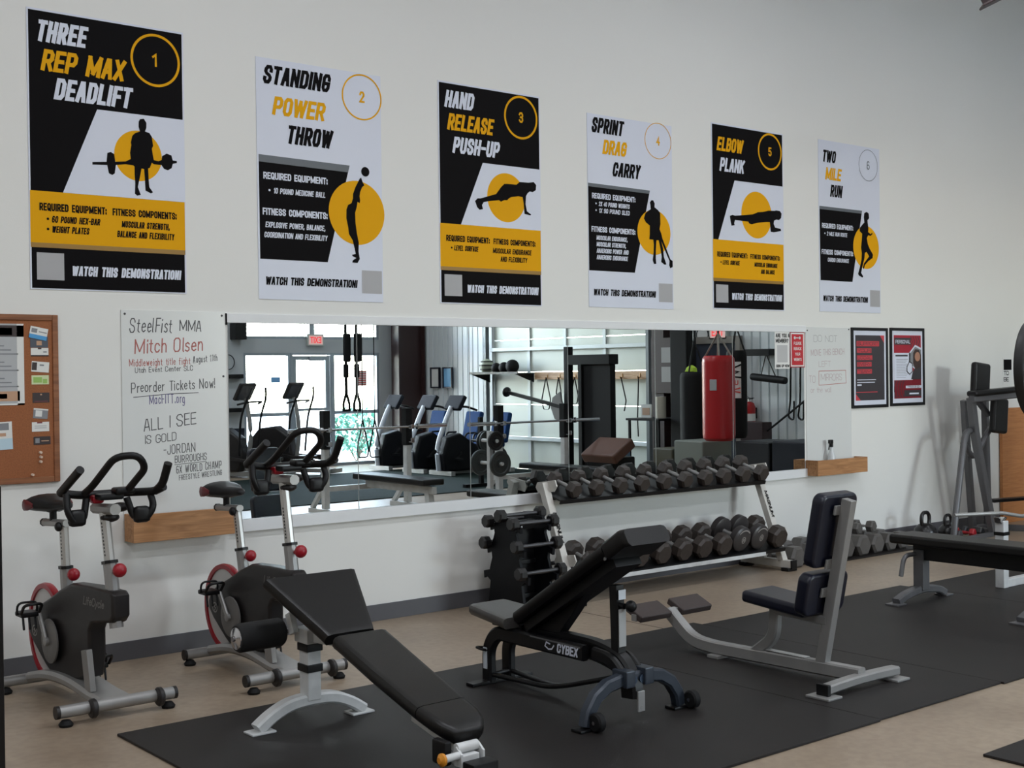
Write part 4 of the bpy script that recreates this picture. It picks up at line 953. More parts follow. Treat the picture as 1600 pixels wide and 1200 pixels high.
# ------------------------------------------------------------------ white decline bench
def pad_loft(mb, secs, th, n=(0, 0, 1), m=0, rnd=.018):
    """secs: list of (centre point of top face, half width); lofted padded board along them"""
    rings = []
    n = Vector(n).normalized()
    for (c, w) in secs:
        c = Vector(c)
        rings.append([c + X3 * (sx * (w - a)) + n * (-b) for sx, a, b in ((-1, rnd * 1.6, 0), (1, rnd * 1.6, 0), (1, rnd * .45, rnd * .3), (1, 0, rnd), (1, 0, th - rnd), (1, rnd * .8, th), (-1, rnd * .8, th), (-1, 0, th - rnd), (-1, 0, rnd), (-1, rnd * .45, rnd * .3))])
    return mb.loft(rings, m)
DX = 0.612
r = thing('decline_bench', 'white steel decline bench with black vinyl pads and a foam roller, at the front left', 'bench', (DX, -2.4, 0.012))
e = MB(); e.rtube([(.335, -1.9, .03), (.40, -1.9, .075), (.49, -1.9, .115), (.612, -1.9, .125), (.735, -1.9, .115), (.825, -1.9, .075), (.89, -1.9, .03)], .07, .055, upv=(0, 0, 1), fr=.06, c=.01)
ft = obj('front_foot', e, M_white_steel, r)
for a in (.35, .875): obj('foot_plate', MB().bx(a - .06, a + .06, -1.945, -1.855, .012, .022, .003), M_white_steel, ft)
e = MB(); e.bx(DX - .035, DX + .035, -1.94, -1.86, .12, .40, .006); obj('post', e, M_white_steel, r)
for a in (.27, .365): obj('post_sleeve', MB().bx(DX - .042, DX + .042, -1.947, -1.853, a - .018, a + .018, .004), M_black, r)
e = MB(); e.bx(DX - .05, DX + .05, -1.96, -1.84, .385, .455, .008); e.bar((DX + .02, -1.9, .42), (DX + .03, -2.24, .435), .075, .06); e.bar((DX - .07, -1.88, .43), (DX - .07, -1.84, .52), .03, .045); e.bar((DX + .05, -2.0, .42), (DX + .14, -2.03, .40), .05, .05)
obj('head_bracket', e, M_white_steel, r)
obj('lock_pin', MB().tube([(DX + .05, -1.93, .385), (DX + .10, -1.95, .38)], .012, 12).ball((DX + .105, -1.952, .379), .017), mat('brass knob', (150, 116, 60), .35, metal=.4), r)
e = MB(); e.tube([(.27, -1.8, .43), (.96, -1.8, .43)], .013, 12); e.bar((DX, -1.9, .43), (DX, -1.8, .43), .04, .04); ax = obj('roller_axle', e, M_chrome, r)
for a, b in ((.29, .52), (.71, .94)):
    obj('foam_roller', MB().lathe([(0, a), (.058, a), (.066, a + .012), (.066, b - .012), (.058, b), (0, b)], (0, -1.8, .43), (1, 0, 0), 28), mat('black foam', (18, 18, 19), .8), r)
    obj('roller_cap', MB().lathe([(0, -.012), (.02, -.012), (.05, -.004), (.052, .002), (0, .002)], (a if a < .6 else b, -1.8, .43), (1 if a < .6 else -1, 0, 0), 24), M_chrome, r)
# upper (knee) pad and long pad: the long pad slopes down toward the camera
e = MB(); pad_loft(e, [((DX, -1.905, .70), .22), ((DX, -1.925, .705), .24), ((DX, -2.235, .508), .135), ((DX, -2.262, .487), .125)], .06, (0, -.53, .85)); obj('knee_pad', e, M_leather, r, 40)
pn = (0, -.28, .96)
e = MB(); pad_loft(e, [((DX + .02, -2.285, .482), .125), ((DX + .02, -2.31, .487), .136), ((DX + .01, -2.6, .40), .132), ((DX, -2.93, .305), .122)], .062, pn); lp = obj('back_pad', e, M_leather, r, 40)
e = MB(); pad_loft(e, [((DX, -2.934, .304), .122), ((DX - .002, -3.02, .283), .118), ((DX - .005, -3.08, .265), .105), ((DX - .008, -3.125, .245), .075), ((DX - .01, -3.14, .232), .045)], .062, pn); obj('head_pad', e, M_leather, r, 60)
e = MB(); e.bar((DX, -2.05, .462), (DX, -3.1, .17), .05, .045); e.bar((DX - .05, -2.8, .235), (DX - .05, -3.12, .165), .012, .05); obj('main_beam', e, M_white_steel, r)
e = MB(); e.bx(DX - .10, DX - .015, -3.2, -3.12, .12, .165, .006); e.tube([(DX - .10, -3.16, .185), (DX + .0, -3.16, .185)], .02, 16)
for a in (-.10, .005): e.prism([(0, 0), (.07, 0), (.07, .04), (.035, .075), (0, .05)], (DX + a - .005, -3.2, .12), Y3, Z3, (.01, 0, 0), 0, .002)
obj('pivot_bracket', e, M_white_steel, r)
obj('beam_wrap', MB().bx(DX - .145, DX - .11, -3.15, -3.06, .12, .215, .01), M_black, r)
obj('pull_pin', MB().tube([(DX - .10, -3.18, .165), (DX - .175, -3.19, .166)], .015, 12), M_white_steel, r)
obj('pull_knob', MB().lathe([(.012, 0), (.024, .005), (.026, .016), (.012, .028), (0, .028)], (DX - .175, -3.19, .166), (-1, 0, 0), 14), M_orange, r)
e = MB(); e.bx(DX - .09, DX + .01, -3.25, -3.19, .05, .14, .006); e.bar((DX - .03, -3.22, .085), (DX, -3.38, .05), .07, .06); obj('rear_post', e, M_white_steel, r)
obj('rear_sleeve', MB().bx(DX - .10, DX + .02, -3.27, -3.2, .095, .145, .005), M_black, r)
e = MB(); e.rtube([(DX - .26, -3.38, .028), (DX - .15, -3.38, .055), (DX, -3.38, .065), (DX + .15, -3.38, .055), (DX + .26, -3.38, .028)], .07, .03, fr=.05, c=.008); obj('rear_foot', e, M_white_steel, r)

# ------------------------------------------------------------------ black adjustable bench
BX = 1.765
r = thing('adjustable_bench', 'black incline bench with raised backrest and a blue-grey arched foot, front centre', 'bench', (BX, -2.35, .012))
e = MB()
for a in (-.07, .06):
    e.rtube([(BX + a, -1.86, .02), (BX + a, -1.86, .20), (BX + a, -1.93, .285), (BX + a, -2.6, .285)], .075, .045, upv=(1, 0, 0), fr=.09, c=.01)
obj('rear_leg_frame', e, M_black, r)
e = MB(); e.bx(BX - .2, BX + .2, -1.89, -1.83, .012, .03, .004); obj('rear_foot', e, M_black, r)
obj('leg_label', MB().bx(BX - .097, BX - .0935, -1.875, -1.845, .09, .2), M_bluelabel, r)
obj('tie_ring', MB().tube([(BX - .092, -1.87, .185), (BX - .125, -1.86, .195), (BX - .128, -1.82, .20), (BX - .07, -1.818, .19)], .007, 8, fr=.02), M_black, r)
e = MB(); e.rtube([(BX, -1.95, .30), (BX, -2.62, .295), (BX, -2.78, .26), (BX, -2.84, .17), (BX, -2.845, .11)], .07, .10, upv=(0, 0, 1), fr=.12, c=.012); bm_ = obj('main_beam', e, M_black, r)
t = MB(); ox = BX - .0935
text(t, 'CYBEX', 0, 0, .048, Vector((ox, -2.42, .262)), -Y3, Z3, 0, wd=.8, t=.2, shear=.15, width=.15); ribbon(t, [(-.05, .035), (-.075, .04), (-.085, .02), (-.06, .008), (-.035, .012), (-.02, .03)], .007, Vector((ox, -2.42, .262)), -Y3, Z3, 0)
obj('beam_lettering', t, M_white, bm_, recalc=False)
obj('pale_strip', MB().bar((BX - .0935, -2.22, .313), (BX - .0935, -2.59, .311), .002, .008), mat('mid grey strip', (96, 96, 98), .5), bm_)  # thin strip, lighter than the black beam, along its upper edge
e = MB()
ar = [(-.30, .03), (-.285, .09), (-.24, .15), (-.17, .19), (-.08, .205), (.08, .205), (.17, .19), (.24, .15), (.285, .09), (.30, .03)]
e.rtube([(BX + a, -2.85, b) for a, b in ar], .06, .055, upv=(0, 1, 0), c=.01)
for a in (-.06, .06): e.bx(BX + a - .03, BX + a + .03, -2.90, -2.80, .17, .25, .008)
af = obj('arched_foot', e, mat('blue grey paint', (50, 57, 67), .35, metal=.2), r, 40)
for a in (-.3, .3):
    obj('foot_plate', MB().bx(BX + a - .06, BX + a + .06, -2.885, -2.815, .012, .026, .004), M_black, r)
    e = MB(); e.lathe([(0, -.022), (.035, -.022), (.043, -.014), (.043, .014), (.035, .022), (0, .022)], (BX + a + (.035 if a > 0 else .02), -2.905, .056), (1, 0, 0), 24); w_ = obj('wheel', e, M_rubber, r)
    obj('wheel_bolt', MB().lathe([(0, -.026), (.009, -.026), (.009, .0)], (BX + a + (.035 if a > 0 else .02), -2.905, .056), (1, 0, 0), 10), M_chrome, w_)
for a in (-.028, .028): obj('arch_bolt', MB().lathe([(0, -.006), (.02, -.006), (.02, .0)], (BX + a, -2.88, .20), (0, 1, 0), 16), mat('dull blue steel', (52, 66, 84), .35, metal=.4), r)
obj('adjust_tongue', MB().bx(BX - .022, BX + .022, -2.905, -2.893, .055, .15, .003).lathe([(0, -.002), (.009, -.002), (.009, .0)], (BX, -2.905, .075), (0, 1, 0), 10), M_silver, r)
for s in (-1, 1):
    e = MB(); e.rtube([(BX + s * .05, -2.64, .29), (BX + s * .055, -2.76, .28), (BX + s * .055, -2.83, .22), (BX + s * .055, -2.84, .17)], .035, .06, upv=(0, 0, 1), fr=.08, c=.01); obj('side_plate', e, M_black, r)
e = MB(); e.bar((BX, -2.755, .29), (BX, -2.745, .62), .05, .05, upv=(0, 1, 0)); up_ = obj('adjust_post', e, M_black, r)
for a, b, mm in ((.335, .51, 'dull'), (.555, .60, 'bright')):
    obj('post_label', MB().bx(BX - .022, BX + .022, -2.7845, -2.7805, a, b), M_bluelabel if mm == 'bright' else mat('faded label', (176, 178, 178), .5), up_)
obj('index_knob', MB().tube([(BX, -2.75, .525), (BX + .0, -2.80, .525)], .014, 12).ball((BX + .015, -2.825, .527), .028), M_black, r)
e = MB(); pad_loft(e, [((BX, -1.75, .405), .10), ((BX, -1.77, .415), .13), ((BX, -1.98, .40), .15), ((BX, -2.08, .385), .15)], .055, (0, .05, 1)); obj('seat_pad', e, mat('highlight grey vinyl', (70, 68, 66), .42, bump=.2, bscale=260), r, 40)  # black pad; the highlight on its top is put into the grey colour
bd = Vector((0, -.80, .485)).normalized(); bnrm = Vector((0, .52, .855))
e = MB(); s0 = Vector((BX, -2.11, .41)); L = .96
pad_loft(e, [(s0, .12), (s0 + bd * .03, .14), (s0 + bd * .5, .15), (s0 + bd * (L - .16), .15)], .06, bnrm); obj('back_pad', e, M_leather, r, 40)
e = MB(); pad_loft(e, [(s0 + bd * (L - .155) + bnrm * .006, .15), (s0 + bd * (L - .03) + bnrm * .01, .148), (s0 + bd * L, .135)], .085, bnrm); obj('head_pad', e, M_leather, r, 50)
e = MB(); e.bar(s0 + bd * .02 - bnrm * .085, s0 + bd * .78 - bnrm * .085, .17, .05, upv=tuple(bnrm)); e.prism([(-.02, .30), (-.02, .39), (-.45, .62), (-.52, .58), (-.40, .44), (-.30, .33)], (BX - .03, -2.06, 0), Y3, Z3, (.06, 0, 0), 0, .004); obj('back_frame', e, M_black, r)
obj('frame_bolt', MB().lathe([(0, 0), (.008, 0), (.008, .004), (0, .004)], s0 + bd * .80 - bnrm * .07 + Vector((-.15, 0, 0)), (-1, 0, 0), 10), M_chrome, r)
e = MB(); e.bx(BX - .05, BX + .05, -2.1, -1.86, .31, .345, .006); obj('seat_bracket', e, M_black, r)
e = MB()
for a in (-.07, .06): e.tube([(BX + a, -1.88, .06), (BX + a * .3, -2.26, .055), (BX, -2.38, .08), (BX, -2.72, .18)], .013, 12, fr=.08)
e.tube([(BX - .07, -1.88, .06), (BX + .06, -1.88, .06)], .013, 12); obj('foot_rail', e, M_black, r)

# ------------------------------------------------------------------ silver shoulder press bench
SX = 3.03
r = thing('shoulder_press_bench', 'silver utility bench with navy seat and upright backrest, right of centre', 'bench', (SX, -2.6, .012))
e = MB(); e.rtube([(SX, -3.2, .075), (SX, -2.2, .06), (SX, -2.05, .075), (SX, -1.87, .215)], .06, .07, fr=.18, c=.008); mb_ = obj('floor_beam', e, M_silver, r)
obj('pale_strip', MB().bx(SX - .022, SX + .022, -2.86, -2.6, .1075, .1095), mat('pale grey strip', (190, 190, 188), .4), mb_)  # paler strip on the top face of the floor beam
e = MB(); e.rtube([(SX - .30, -3.2, .05), (SX - .2, -3.2, .055), (SX - .08, -3.2, .06), (SX + .08, -3.2, .06), (SX + .19, -3.2, .058), (SX + .285, -3.2, .055)], .06, .046, fr=.05, c=.008); cf = obj('rear_foot', e, M_silver, r)
obj('end_cap', MB().bx(SX - .325, SX - .3, -3.236, -3.164, .022, .078, .004), M_black, cf)
for a in (SX - .31, SX + .26): obj('foot_plate', MB().bx(a - .055, a + .055, -3.27, -3.13, .012, .024, .003), M_silver, cf)
obj('front_plate', MB().bx(SX - .07, SX + .07, -2.3, -2.22, .012, .03, .003), M_silver, r)
e = MB(); e.bar((SX, -2.955, .08), (SX, -3.135, .955), .05, .062, upv=(0, 1, 0), bev=.006); obj('upright', e, M_silver, r)
un = Vector((0, .98, .2)); ud = Vector((0, -.2, .98)).normalized()
def upad(name, z0, z1, hw, th, off, mat_):
    e = MB(); a = Vector((SX, -2.955 + off, .08)) + ud * ((z0 - .08) / .98); b = Vector((SX, -2.955 + off, .08)) + ud * ((z1 - .08) / .98)
    c = (a + b) / 2; R = Matrix((X3, un.normalized(), ud)).transposed()
    pts = []; hh = (b - a).length / 2; rr = .045
    for cx, cz, a0 in ((hw - rr, hh - rr, 0), (-hw + rr, hh - rr, PI / 2), (-hw + rr, -hh + rr, PI), (hw - rr, -hh + rr, 1.5 * PI)):
        for k in range(6): pts.append((cx + rr * math.cos(a0 + k * PI / 10), cz + rr * math.sin(a0 + k * PI / 10)))
    e.prism(pts, c - un.normalized() * (th / 2), X3, ud, un.normalized() * th, 0, .016, 3)
    return obj(name, e, mat_, r, 40)
upad('backrest', .605, .985, .15, .07, .085, M_navy)
upad('lumbar_pad', .355, .575, .168, .075, .08, M_navy)
for a in (.62, .90): obj('pad_bracket', MB().box(Vector((SX, -2.955 + .032, .08)) + ud * ((a - .08) / .98) + Vector((-.0, 0, 0)), (.13, .012, .05), .003, 0, Matrix((X3, un.normalized(), ud)).transposed()), M_silver, r)
obj('pad_bracket', MB().box(Vector((SX, -2.955 + .032, .08)) + ud * ((.47 - .08) / .98), (.13, .012, .05), .003, 0, Matrix((X3, un.normalized(), ud)).transposed()), M_silver, r)
e = MB(); R = RX(math.radians(5)); e.box((SX, -2.73, .385), (.26, .42, .065), .022, 0, R, 4); obj('seat_pad', e, M_navy, r, 50)
e = MB(); e.rtube([(SX, -3.0, .32), (SX, -2.66, .335)], .055, .05, c=.008); e.rtube([(SX, -2.655, .345), (SX, -2.645, .18), (SX, -2.50, .07)], .05, .06, upv=(0, 1, 0), fr=.06, c=.008); obj('seat_frame', e, M_silver, r)
e = MB(); e.bar((SX - .30, -1.875, .215), (SX + .30, -1.875, .215), .04, .04); obj('footrest_bar', e, M_silver, r)
for s in (-1, 1):
    c = Vector((SX + s * .17, -1.87, .235)); R = RX(math.radians(24))
    obj('footrest_pad', MB().box(c, (.25, .135, .04), .008, 0, R, 3), mat('brown black rubber tread', (58, 48, 46), .6, bump=.5, bscale=160), r)

# ------------------------------------------------------------------ grey flat bench at the right
FX = 5.40
r = thing('flat_bench', 'flat bench with long black pad on grey steel legs, at the right edge', 'bench', (FX, -2.5, .012))
e = MB(); e.bx(FX - .14, FX + .14, -3.05, -1.83, .40, .465, .02, 0, 4); obj('bench_pad', e, M_leather, r, 50)
e = MB(); e.bar((FX, -1.95, .345), (FX, -2.95, .345), .05, .11); obj('pad_frame', e, M_black, r)
for yy in (-2.0, -2.9):
    e = MB(); e.bx(FX - .04, FX + .04, yy - .04, yy + .04, .08, .36, .006); obj('leg', e, M_grey_steel, r)
    e = MB(); e.rtube([(FX - .30, yy, .03), (FX - .2, yy, .065), (FX, yy, .09), (FX + .2, yy, .065), (FX + .27, yy, .03)], .06, .05, fr=.06, c=.008); e.bx(FX - .36, FX - .25, yy - .05, yy + .05, .012, .022, .002).bx(FX + .23, FX + .32, yy - .05, yy + .05, .012, .022, .002); obj('foot', e, M_grey_steel, r)
e = MB(); e.tube([(FX - .05, -1.98, .33), (FX - .16, -1.97, .33), (FX - .20, -1.97, .19)], .016, 12, fr=.06); obj('carry_handle', e, M_grey_steel, r)
# white stand with an EZ curl bar
r = thing('bar_stand', 'white steel stand with chrome cup on an L base, right edge behind the flat bench', 'bar stand', (6.25, -2.12, .012))
e = MB(); e.bx(6.205, 6.275, -2.155, -2.085, .012, .5, .006); obj('post', e, M_white_steel, r)
e = MB(); e.bx(6.275, 7.1, -2.15, -2.09, .012, .07, .006); e.bx(7.03, 7.1, -2.155, -2.085, .07, .5, .006); obj('floor_bar', e, M_white_steel, r)
obj('post_band', MB().bx(6.199, 6.281, -2.161, -2.079, .395, .42, .003), M_black, r)
for a in (6.24, 7.065): obj('bar_cup', MB().bar((a - .05, -2.12, .49), (a + .03, -2.12, .52), .05, .012).bar((a - .05, -2.12, .49), (a - .065, -2.12, .53), .05, .012), M_chrome, r)
e = MB(); e.tube([(5.85, -1.98, .56), (6.1, -2.08, .558), (6.24, -2.12, .556), (6.45, -2.17, .517), (6.65, -2.12, .535), (6.85, -2.07, .525), (7.06, -2.12, .556), (7.35, -2.12, .556)], .0135, 12, fr=.04)
o = obj('curl_bar', e, M_silver, at=(6.6, -2.12, .53)); tag(o, 'thin silver curl bar lying in the cups of the white stand', 'barbell')
# ------------------------------------------------------------------ dumbbells
def make_dumbbell(label, R, hl, gl, seg=6, rh=.017, m_head=None, m_grip=None, group=None, rnd=.22, name='dumbbell'):
    """dumbbell along local y, centred on the origin; R head radius (corner), hl head length, gl grip length"""
    m_head = m_head or M_hex; m_grip = m_grip or M_silver
    r = thing(name, label, 'dumbbell', (0, 0, 0), 0, group)
    for s in (-1, 1):
        e = MB(); a, b = s * gl / 2, s * (gl / 2 + hl)
        c1 = R * rnd
        e.lathe([(0, a), (R * .72, a), (R, a + s * c1 * .8), (R, b - s * c1), (R * .80, b), (0, b)], (0, 0, 0), (0, 1, 0), seg, 0, PI / seg if 6 < seg < 12 else 0)
        obj('head', e, m_head, r, 20 if seg < 12 else 40)
    e = MB(); e.lathe([(0, -gl / 2 - .002), (rh, -gl / 2 - .002), (rh * .9, -gl / 4), (rh * 1.12, 0), (rh * .9, gl / 4), (rh, gl / 2 + .002), (0, gl / 2 + .002)], (0, 0, 0), (0, 1, 0), 12); obj('grip', e, m_grip, r)
    return r
_used = {}
def put(proto, loc, rot, label, scale=1.0):
    o = proto
    if _used.get(proto.name): return dup(proto, loc, label, rot, scale)
    _used[proto.name] = True
    o.location = loc; o.rotation_euler = rot; o.scale = (scale,) * 3; o['label'] = label
    return o
ORD = ['first', 'second', 'third', 'fourth', 'fifth', 'sixth', 'seventh', 'eighth', 'ninth', 'tenth', 'eleventh', 'twelfth']
# ------------------------------------------------------------------ two-tier dumbbell rack
RX0, RX1 = 3.53, 5.82
r = thing('dumbbell_rack', 'long two-tier rack with pale steel side frames and black shelves below the mirrors', 'rack', ((RX0 + RX1) / 2, -.27, 0))
M_cream = mat('cream powder coat', (206, 203, 196), .42, var=.08)
for x in (RX0, RX1):
    e = MB(); e.bar((x, -.555, .055), (x, -.035, .055), .06, .06); e.bar((x, -.455, .075), (x, -.165, .83), .055, .06, upv=(1, 0, 0)); e.bar((x, -.24, .075), (x, -.375, .27), .04, .04, upv=(1, 0, 0))
    fr = obj('side_frame', e, M_cream, r)
    obj('frame_end_cap', MB().bx(x - .032, x + .032, -.572, -.554, .02, .09, .004), M_black, fr)
    for yy in (-.515, -.075): obj('frame_foot', MB().bx(x - .055, x + .055, yy - .04, yy + .04, 0, .028, .006), M_black, fr)
    for zz, yy in ((.80, -.175), (.29, -.37)):
        e = MB(); e.prism([(-.11, -.02), (-.08, -.05), (.09, -.02), (.12, .03), (.10, .06), (-.09, .03)], (x + .02, yy, zz), (0, 1, -.3), Z3, (.012, 0, 0), 0, .002)
        obj('shelf_bracket', e, M_cream, fr)
    t = MB(); dv = Vector((0, .29, .755)).normalized()
    text(t, 'MAGNUM', 0, 0, .034, Vector((x - .008, -.2750, .6310)), -dv, X3, 0, wd=.8, t=.2, shear=.1, width=.22)
    obj('frame_lettering', t, M_ink, fr, recalc=False)
TS, LS = math.radians(17), math.radians(16)
def shelf(y0, z0, depth, sl, name):
    a = Vector(((RX0 + RX1) / 2, y0, z0)); d = Vector((0, math.cos(sl), math.sin(sl))); n = Vector((0, -math.sin(sl), math.cos(sl)))
    R = Matrix((X3, d, n)).transposed()
    e = MB(); e.box(a + d * depth / 2, (RX1 - RX0 - .06, depth, .012), .002, 0, R); e.box(a - n * .010, (RX1 - RX0 - .06, .008, .03), .002, 0, R); e.box(a + d * depth - n * .01, (RX1 - RX0 - .06, .008, .03), .002, 0, R)
    e.box(a + d * depth * .5 - n * .02, (RX1 - RX0 - .06, .06, .03), .003, 0, R)
    obj(name, e, M_black, r)
    return a, d, n
ta, td, tn = shelf(-.31, .712, .26, TS, 'top_shelf')
la, ld, ln = shelf(-.505, .185, .31, LS, 'bottom_shelf')
e = MB(); e.bar((RX0 + .03, -.50, .165), (RX1 - .28, -.50, .165), .03, .03); obj('front_rail', e, M_white_steel, r)
# top shelf: hex dumbbells
d1 = make_dumbbell('x', .066, .08, .145, 6, .016, group='dumbbells on the rack, top shelf')
xs = [3.70, 3.925, 4.155, 4.385, 4.615, 4.845, 5.07, 5.29, 5.515, 5.735]
for i, x in enumerate(xs):
    s = .93 + .012 * i
    c = ta + td * .138 + tn * (.006 + .066 * .866 * s + .004); c.x = x
    w_ = 'leftmost' if i == 0 else 'rightmost' if i == 9 else ORD[i] + ' from the left'
    put(d1, c, (TS, 0, random.uniform(-.05, .05)), 'grey hex dumbbell on the rack\'s top shelf, ' + w_, s)
# bottom shelf: bigger ones, two with round printed heads
d2 = make_dumbbell('x', .088, .10, .125, 8, .017, group='dumbbells on the rack, bottom shelf')
d3 = make_dumbbell('x', .10, .075, .13, 36, .017, mat('dark urethane', (54, 51, 51), .38), group='dumbbells on the rack, bottom shelf', rnd=.15)
for ch in d3.children:
    if ch.name.startswith('head'):
        pass
t = MB(); n = 30
for yy, sg in ((-.1415, 1),):
    ribbon(t, [(.02 * math.cos(2 * PI * i / n), .024 * math.sin(2 * PI * i / n)) for i in range(n + 1)], .006, Vector((0, yy, 0)), X3, Z3, 0)
    text(t, '35', -.014, -.012, .024, Vector((0, yy, 0)), X3, Z3, 0, width=.028)
    a = [(.078 * math.cos(q), .078 * math.sin(q)) for q in [PI * (.25 + .5 * i / 12) for i in range(13)]]; ribbon(t, a, .010, Vector((0, yy, 0)), X3, Z3, 0)
obj('head_print', t, mat('pale head print', (150, 146, 142), .5), d3, recalc=False)
xs = [3.70, 3.93, 4.16, 4.385, 4.61, 4.83, 5.05, 5.265, 5.475, 5.70]
for i, x in enumerate(xs):
    if x > RX1: continue
    rd = i in (7, 8); p = d3 if rd else d2; s = (.92 + .012 * i) if not rd else 1.0
    R = .10 if rd else .088 * .924
    c = la + ld * .158 + ln * (.007 + R * s + .004); c.x = x
    w_ = 'leftmost' if i == 0 else 'rightmost' if i == 9 else ORD[i] + ' from the left'
    put(p, c, (LS, 0, random.uniform(-.04, .04)), ('round-headed dark dumbbell' if rd else 'heavy grey hex dumbbell') + ' on the rack\'s bottom shelf, ' + w_, s)

# ------------------------------------------------------------------ small dumbbell tree
TX0, TX1 = 3.03, 3.28
r = thing('dumbbell_tree', 'small black A-shaped dumbbell stand between the black bench and the long rack', 'dumbbell stand', ((TX0 + TX1) / 2, -.36, 0))
half = [(.235, 0), (.235, .05), (.19, .06), (.165, .20), (.205, .225), (.235, .21), (.24, .26), (.175, .275), (.145, .36), (.15, .40), (.195, .385), (.20, .43), (.15, .445), (.115, .53), (.12, .56), (.16, .545), (.165, .585), (.11, .60), (.09, .64)]
prf = half + [(-a, b) for a, b in half[::-1]]
for x in (TX0, TX1): obj('notched_plate', MB().prism(prf, (x - .012, -.36, 0), Y3, Z3, (.024, 0, 0), 0, .003), mat('black blue paint', (11, 12, 16), .5, spec=.2), r)
for z in (.1, .33, .6): obj('cross_bar', MB().bar((TX0, -.36, z), (TX1, -.36, z), .05, .03), M_black, r)
obj('base_plate', MB().bx(TX0, TX1, -.56, -.16, .01, .03), M_black, r)
obj('shade_infill', MB().bx(TX0 + .014, TX1 - .014, -.365, -.355, .03, .55), M_black, r)  # added black sheet standing in for the shade between the plates
d4 = make_dumbbell('x', .045, .062, .288, 8, .014, mat('black vinyl dip', (22, 21, 22), .38), mat('dark steel', (84, 84, 86), .4, metal=.8), 'dumbbells on the small stand')
cx = (TX0 + TX1) / 2
for z, s, labs in ((.60, 1.0, ('upper back', 'upper front')), (.44, 1.0, ('middle back', 'middle front')), (.265, 1.0, (None, 'lower front'))):
    for sg, lb in ((1, labs[0]), (-1, labs[1])):
        if lb: put(d4, (cx, -.36 + sg * ((.135, .17, .21)[(.60, .44, .265).index(z)]), z + (.011 if z > .5 else .022)), (0, 0, PI / 2), 'small black dumbbell in the %s notch of the small black stand' % lb, s)
put(d4, (cx, -.36, .656), (0, 0, PI / 2), 'small black dumbbell lying across the very top of the small black stand', 1.0)

# ------------------------------------------------------------------ heavy hex dumbbells along the wall
d5 = make_dumbbell('x', .088, .115, .13, 6, .018, mat('grey scuffed rubber', (86, 83, 80), .55, var=.15, vscale=20), M_silver, 'heavy dumbbells on the floor')
base = MB().bx(6.32, 7.7, -.52, -.03, .0, .012, .003)
tag(obj('floor_mat', base, M_mat, at=(7, -.3, 0)), 'thin black mat under the heavy dumbbells along the wall', 'mat')
fl = [(5.985, 1.10, 'nearest the rack foot'), (6.21, 1.12, 'second from the rack foot'), (6.44, 1.1, 'behind the left edge of the navy backrest'), (6.66, 1.1, 'half hidden by the silver upright'), (6.88, 1.12, 'just right of the silver upright'), (7.10, 1.05, 'second right of the silver upright'), (7.31, 1.0, 'third right of the silver upright'), (7.51, .95, 'fourth right of the silver upright')]
for i, (x, s, w_) in enumerate(fl):
    z = .088 * .866 * s + (.013 if x > 6.3 else .0015)
    put(d5, (x, -.29, z), (0, 0, random.uniform(-.06, .06)), 'heavy grey hex dumbbell on the floor, ' + w_, s)
for x, w_ in ((6.99, 'left of the two'), (7.2, 'right of the two')):
    put(d5, (x, -.24, .222), (0, 0, .12), 'grey hex dumbbell lying on top of the floor row, ' + w_, .62)
# ------------------------------------------------------------------ kettlebells and small things on the floor
def kettlebell(x, y, s, lab):
    r = thing('kettlebell', lab, 'kettlebell', (x, y, 0), 0, 'kettlebells')
    mk = mat('black enamel', (20, 18, 19), .3)
    obj('bell', MB().lathe([(0, 0), (.055 * s, 0), (.092 * s, .035 * s), (.105 * s, .085 * s), (.095 * s, .135 * s), (.06 * s, .17 * s), (.03 * s, .18 * s), (0, .18 * s)], (x, y, .0005), (0, 0, 1), 24), mk, r)
    e = MB(); k = [(-.045, .155), (-.062, .2), (-.058, .25), (-.03, .277), (.03, .277), (.058, .25), (.062, .2), (.045, .155)]
    e.tube([(x + a * s, y, b * s) for a, b in k], .017 * s, 12, (0, 1, 0), fr=.03 * s); obj('handle', e, mk, r)
kettlebell(8.00, -.35, 1.03, 'larger black kettlebell standing by the wall, left of the two')
kettlebell(8.32, -.38, .86, 'smaller black kettlebell standing by the wall, right of the two')
def mini(x, y, c, lab):
    p = make_dumbbell(lab, .045, .05, .11, 6, .014, c, c, 'small coloured dumbbells')
    p.location = (x, y, .0405); p.rotation_euler = (0, 0, random.uniform(-.2, .2)); return p
mini(8.47, -.32, mat('grey vinyl dip', (70, 66, 68), .45), 'small grey dumbbell on the floor beside the smaller kettlebell')
mini(8.68, -.33, mat('red vinyl dip', (170, 30, 40), .4), 'small red dumbbell on the floor under the grey dip station')
mini(8.83, -.33, mat('dark grey vinyl dip', (44, 44, 46), .4), 'small dark dumbbell on the floor just right of the red one')
mini(9.17, -.4, mat('olive vinyl dip', (58, 60, 52), .4), 'small olive dumbbell on the floor under the dip station')

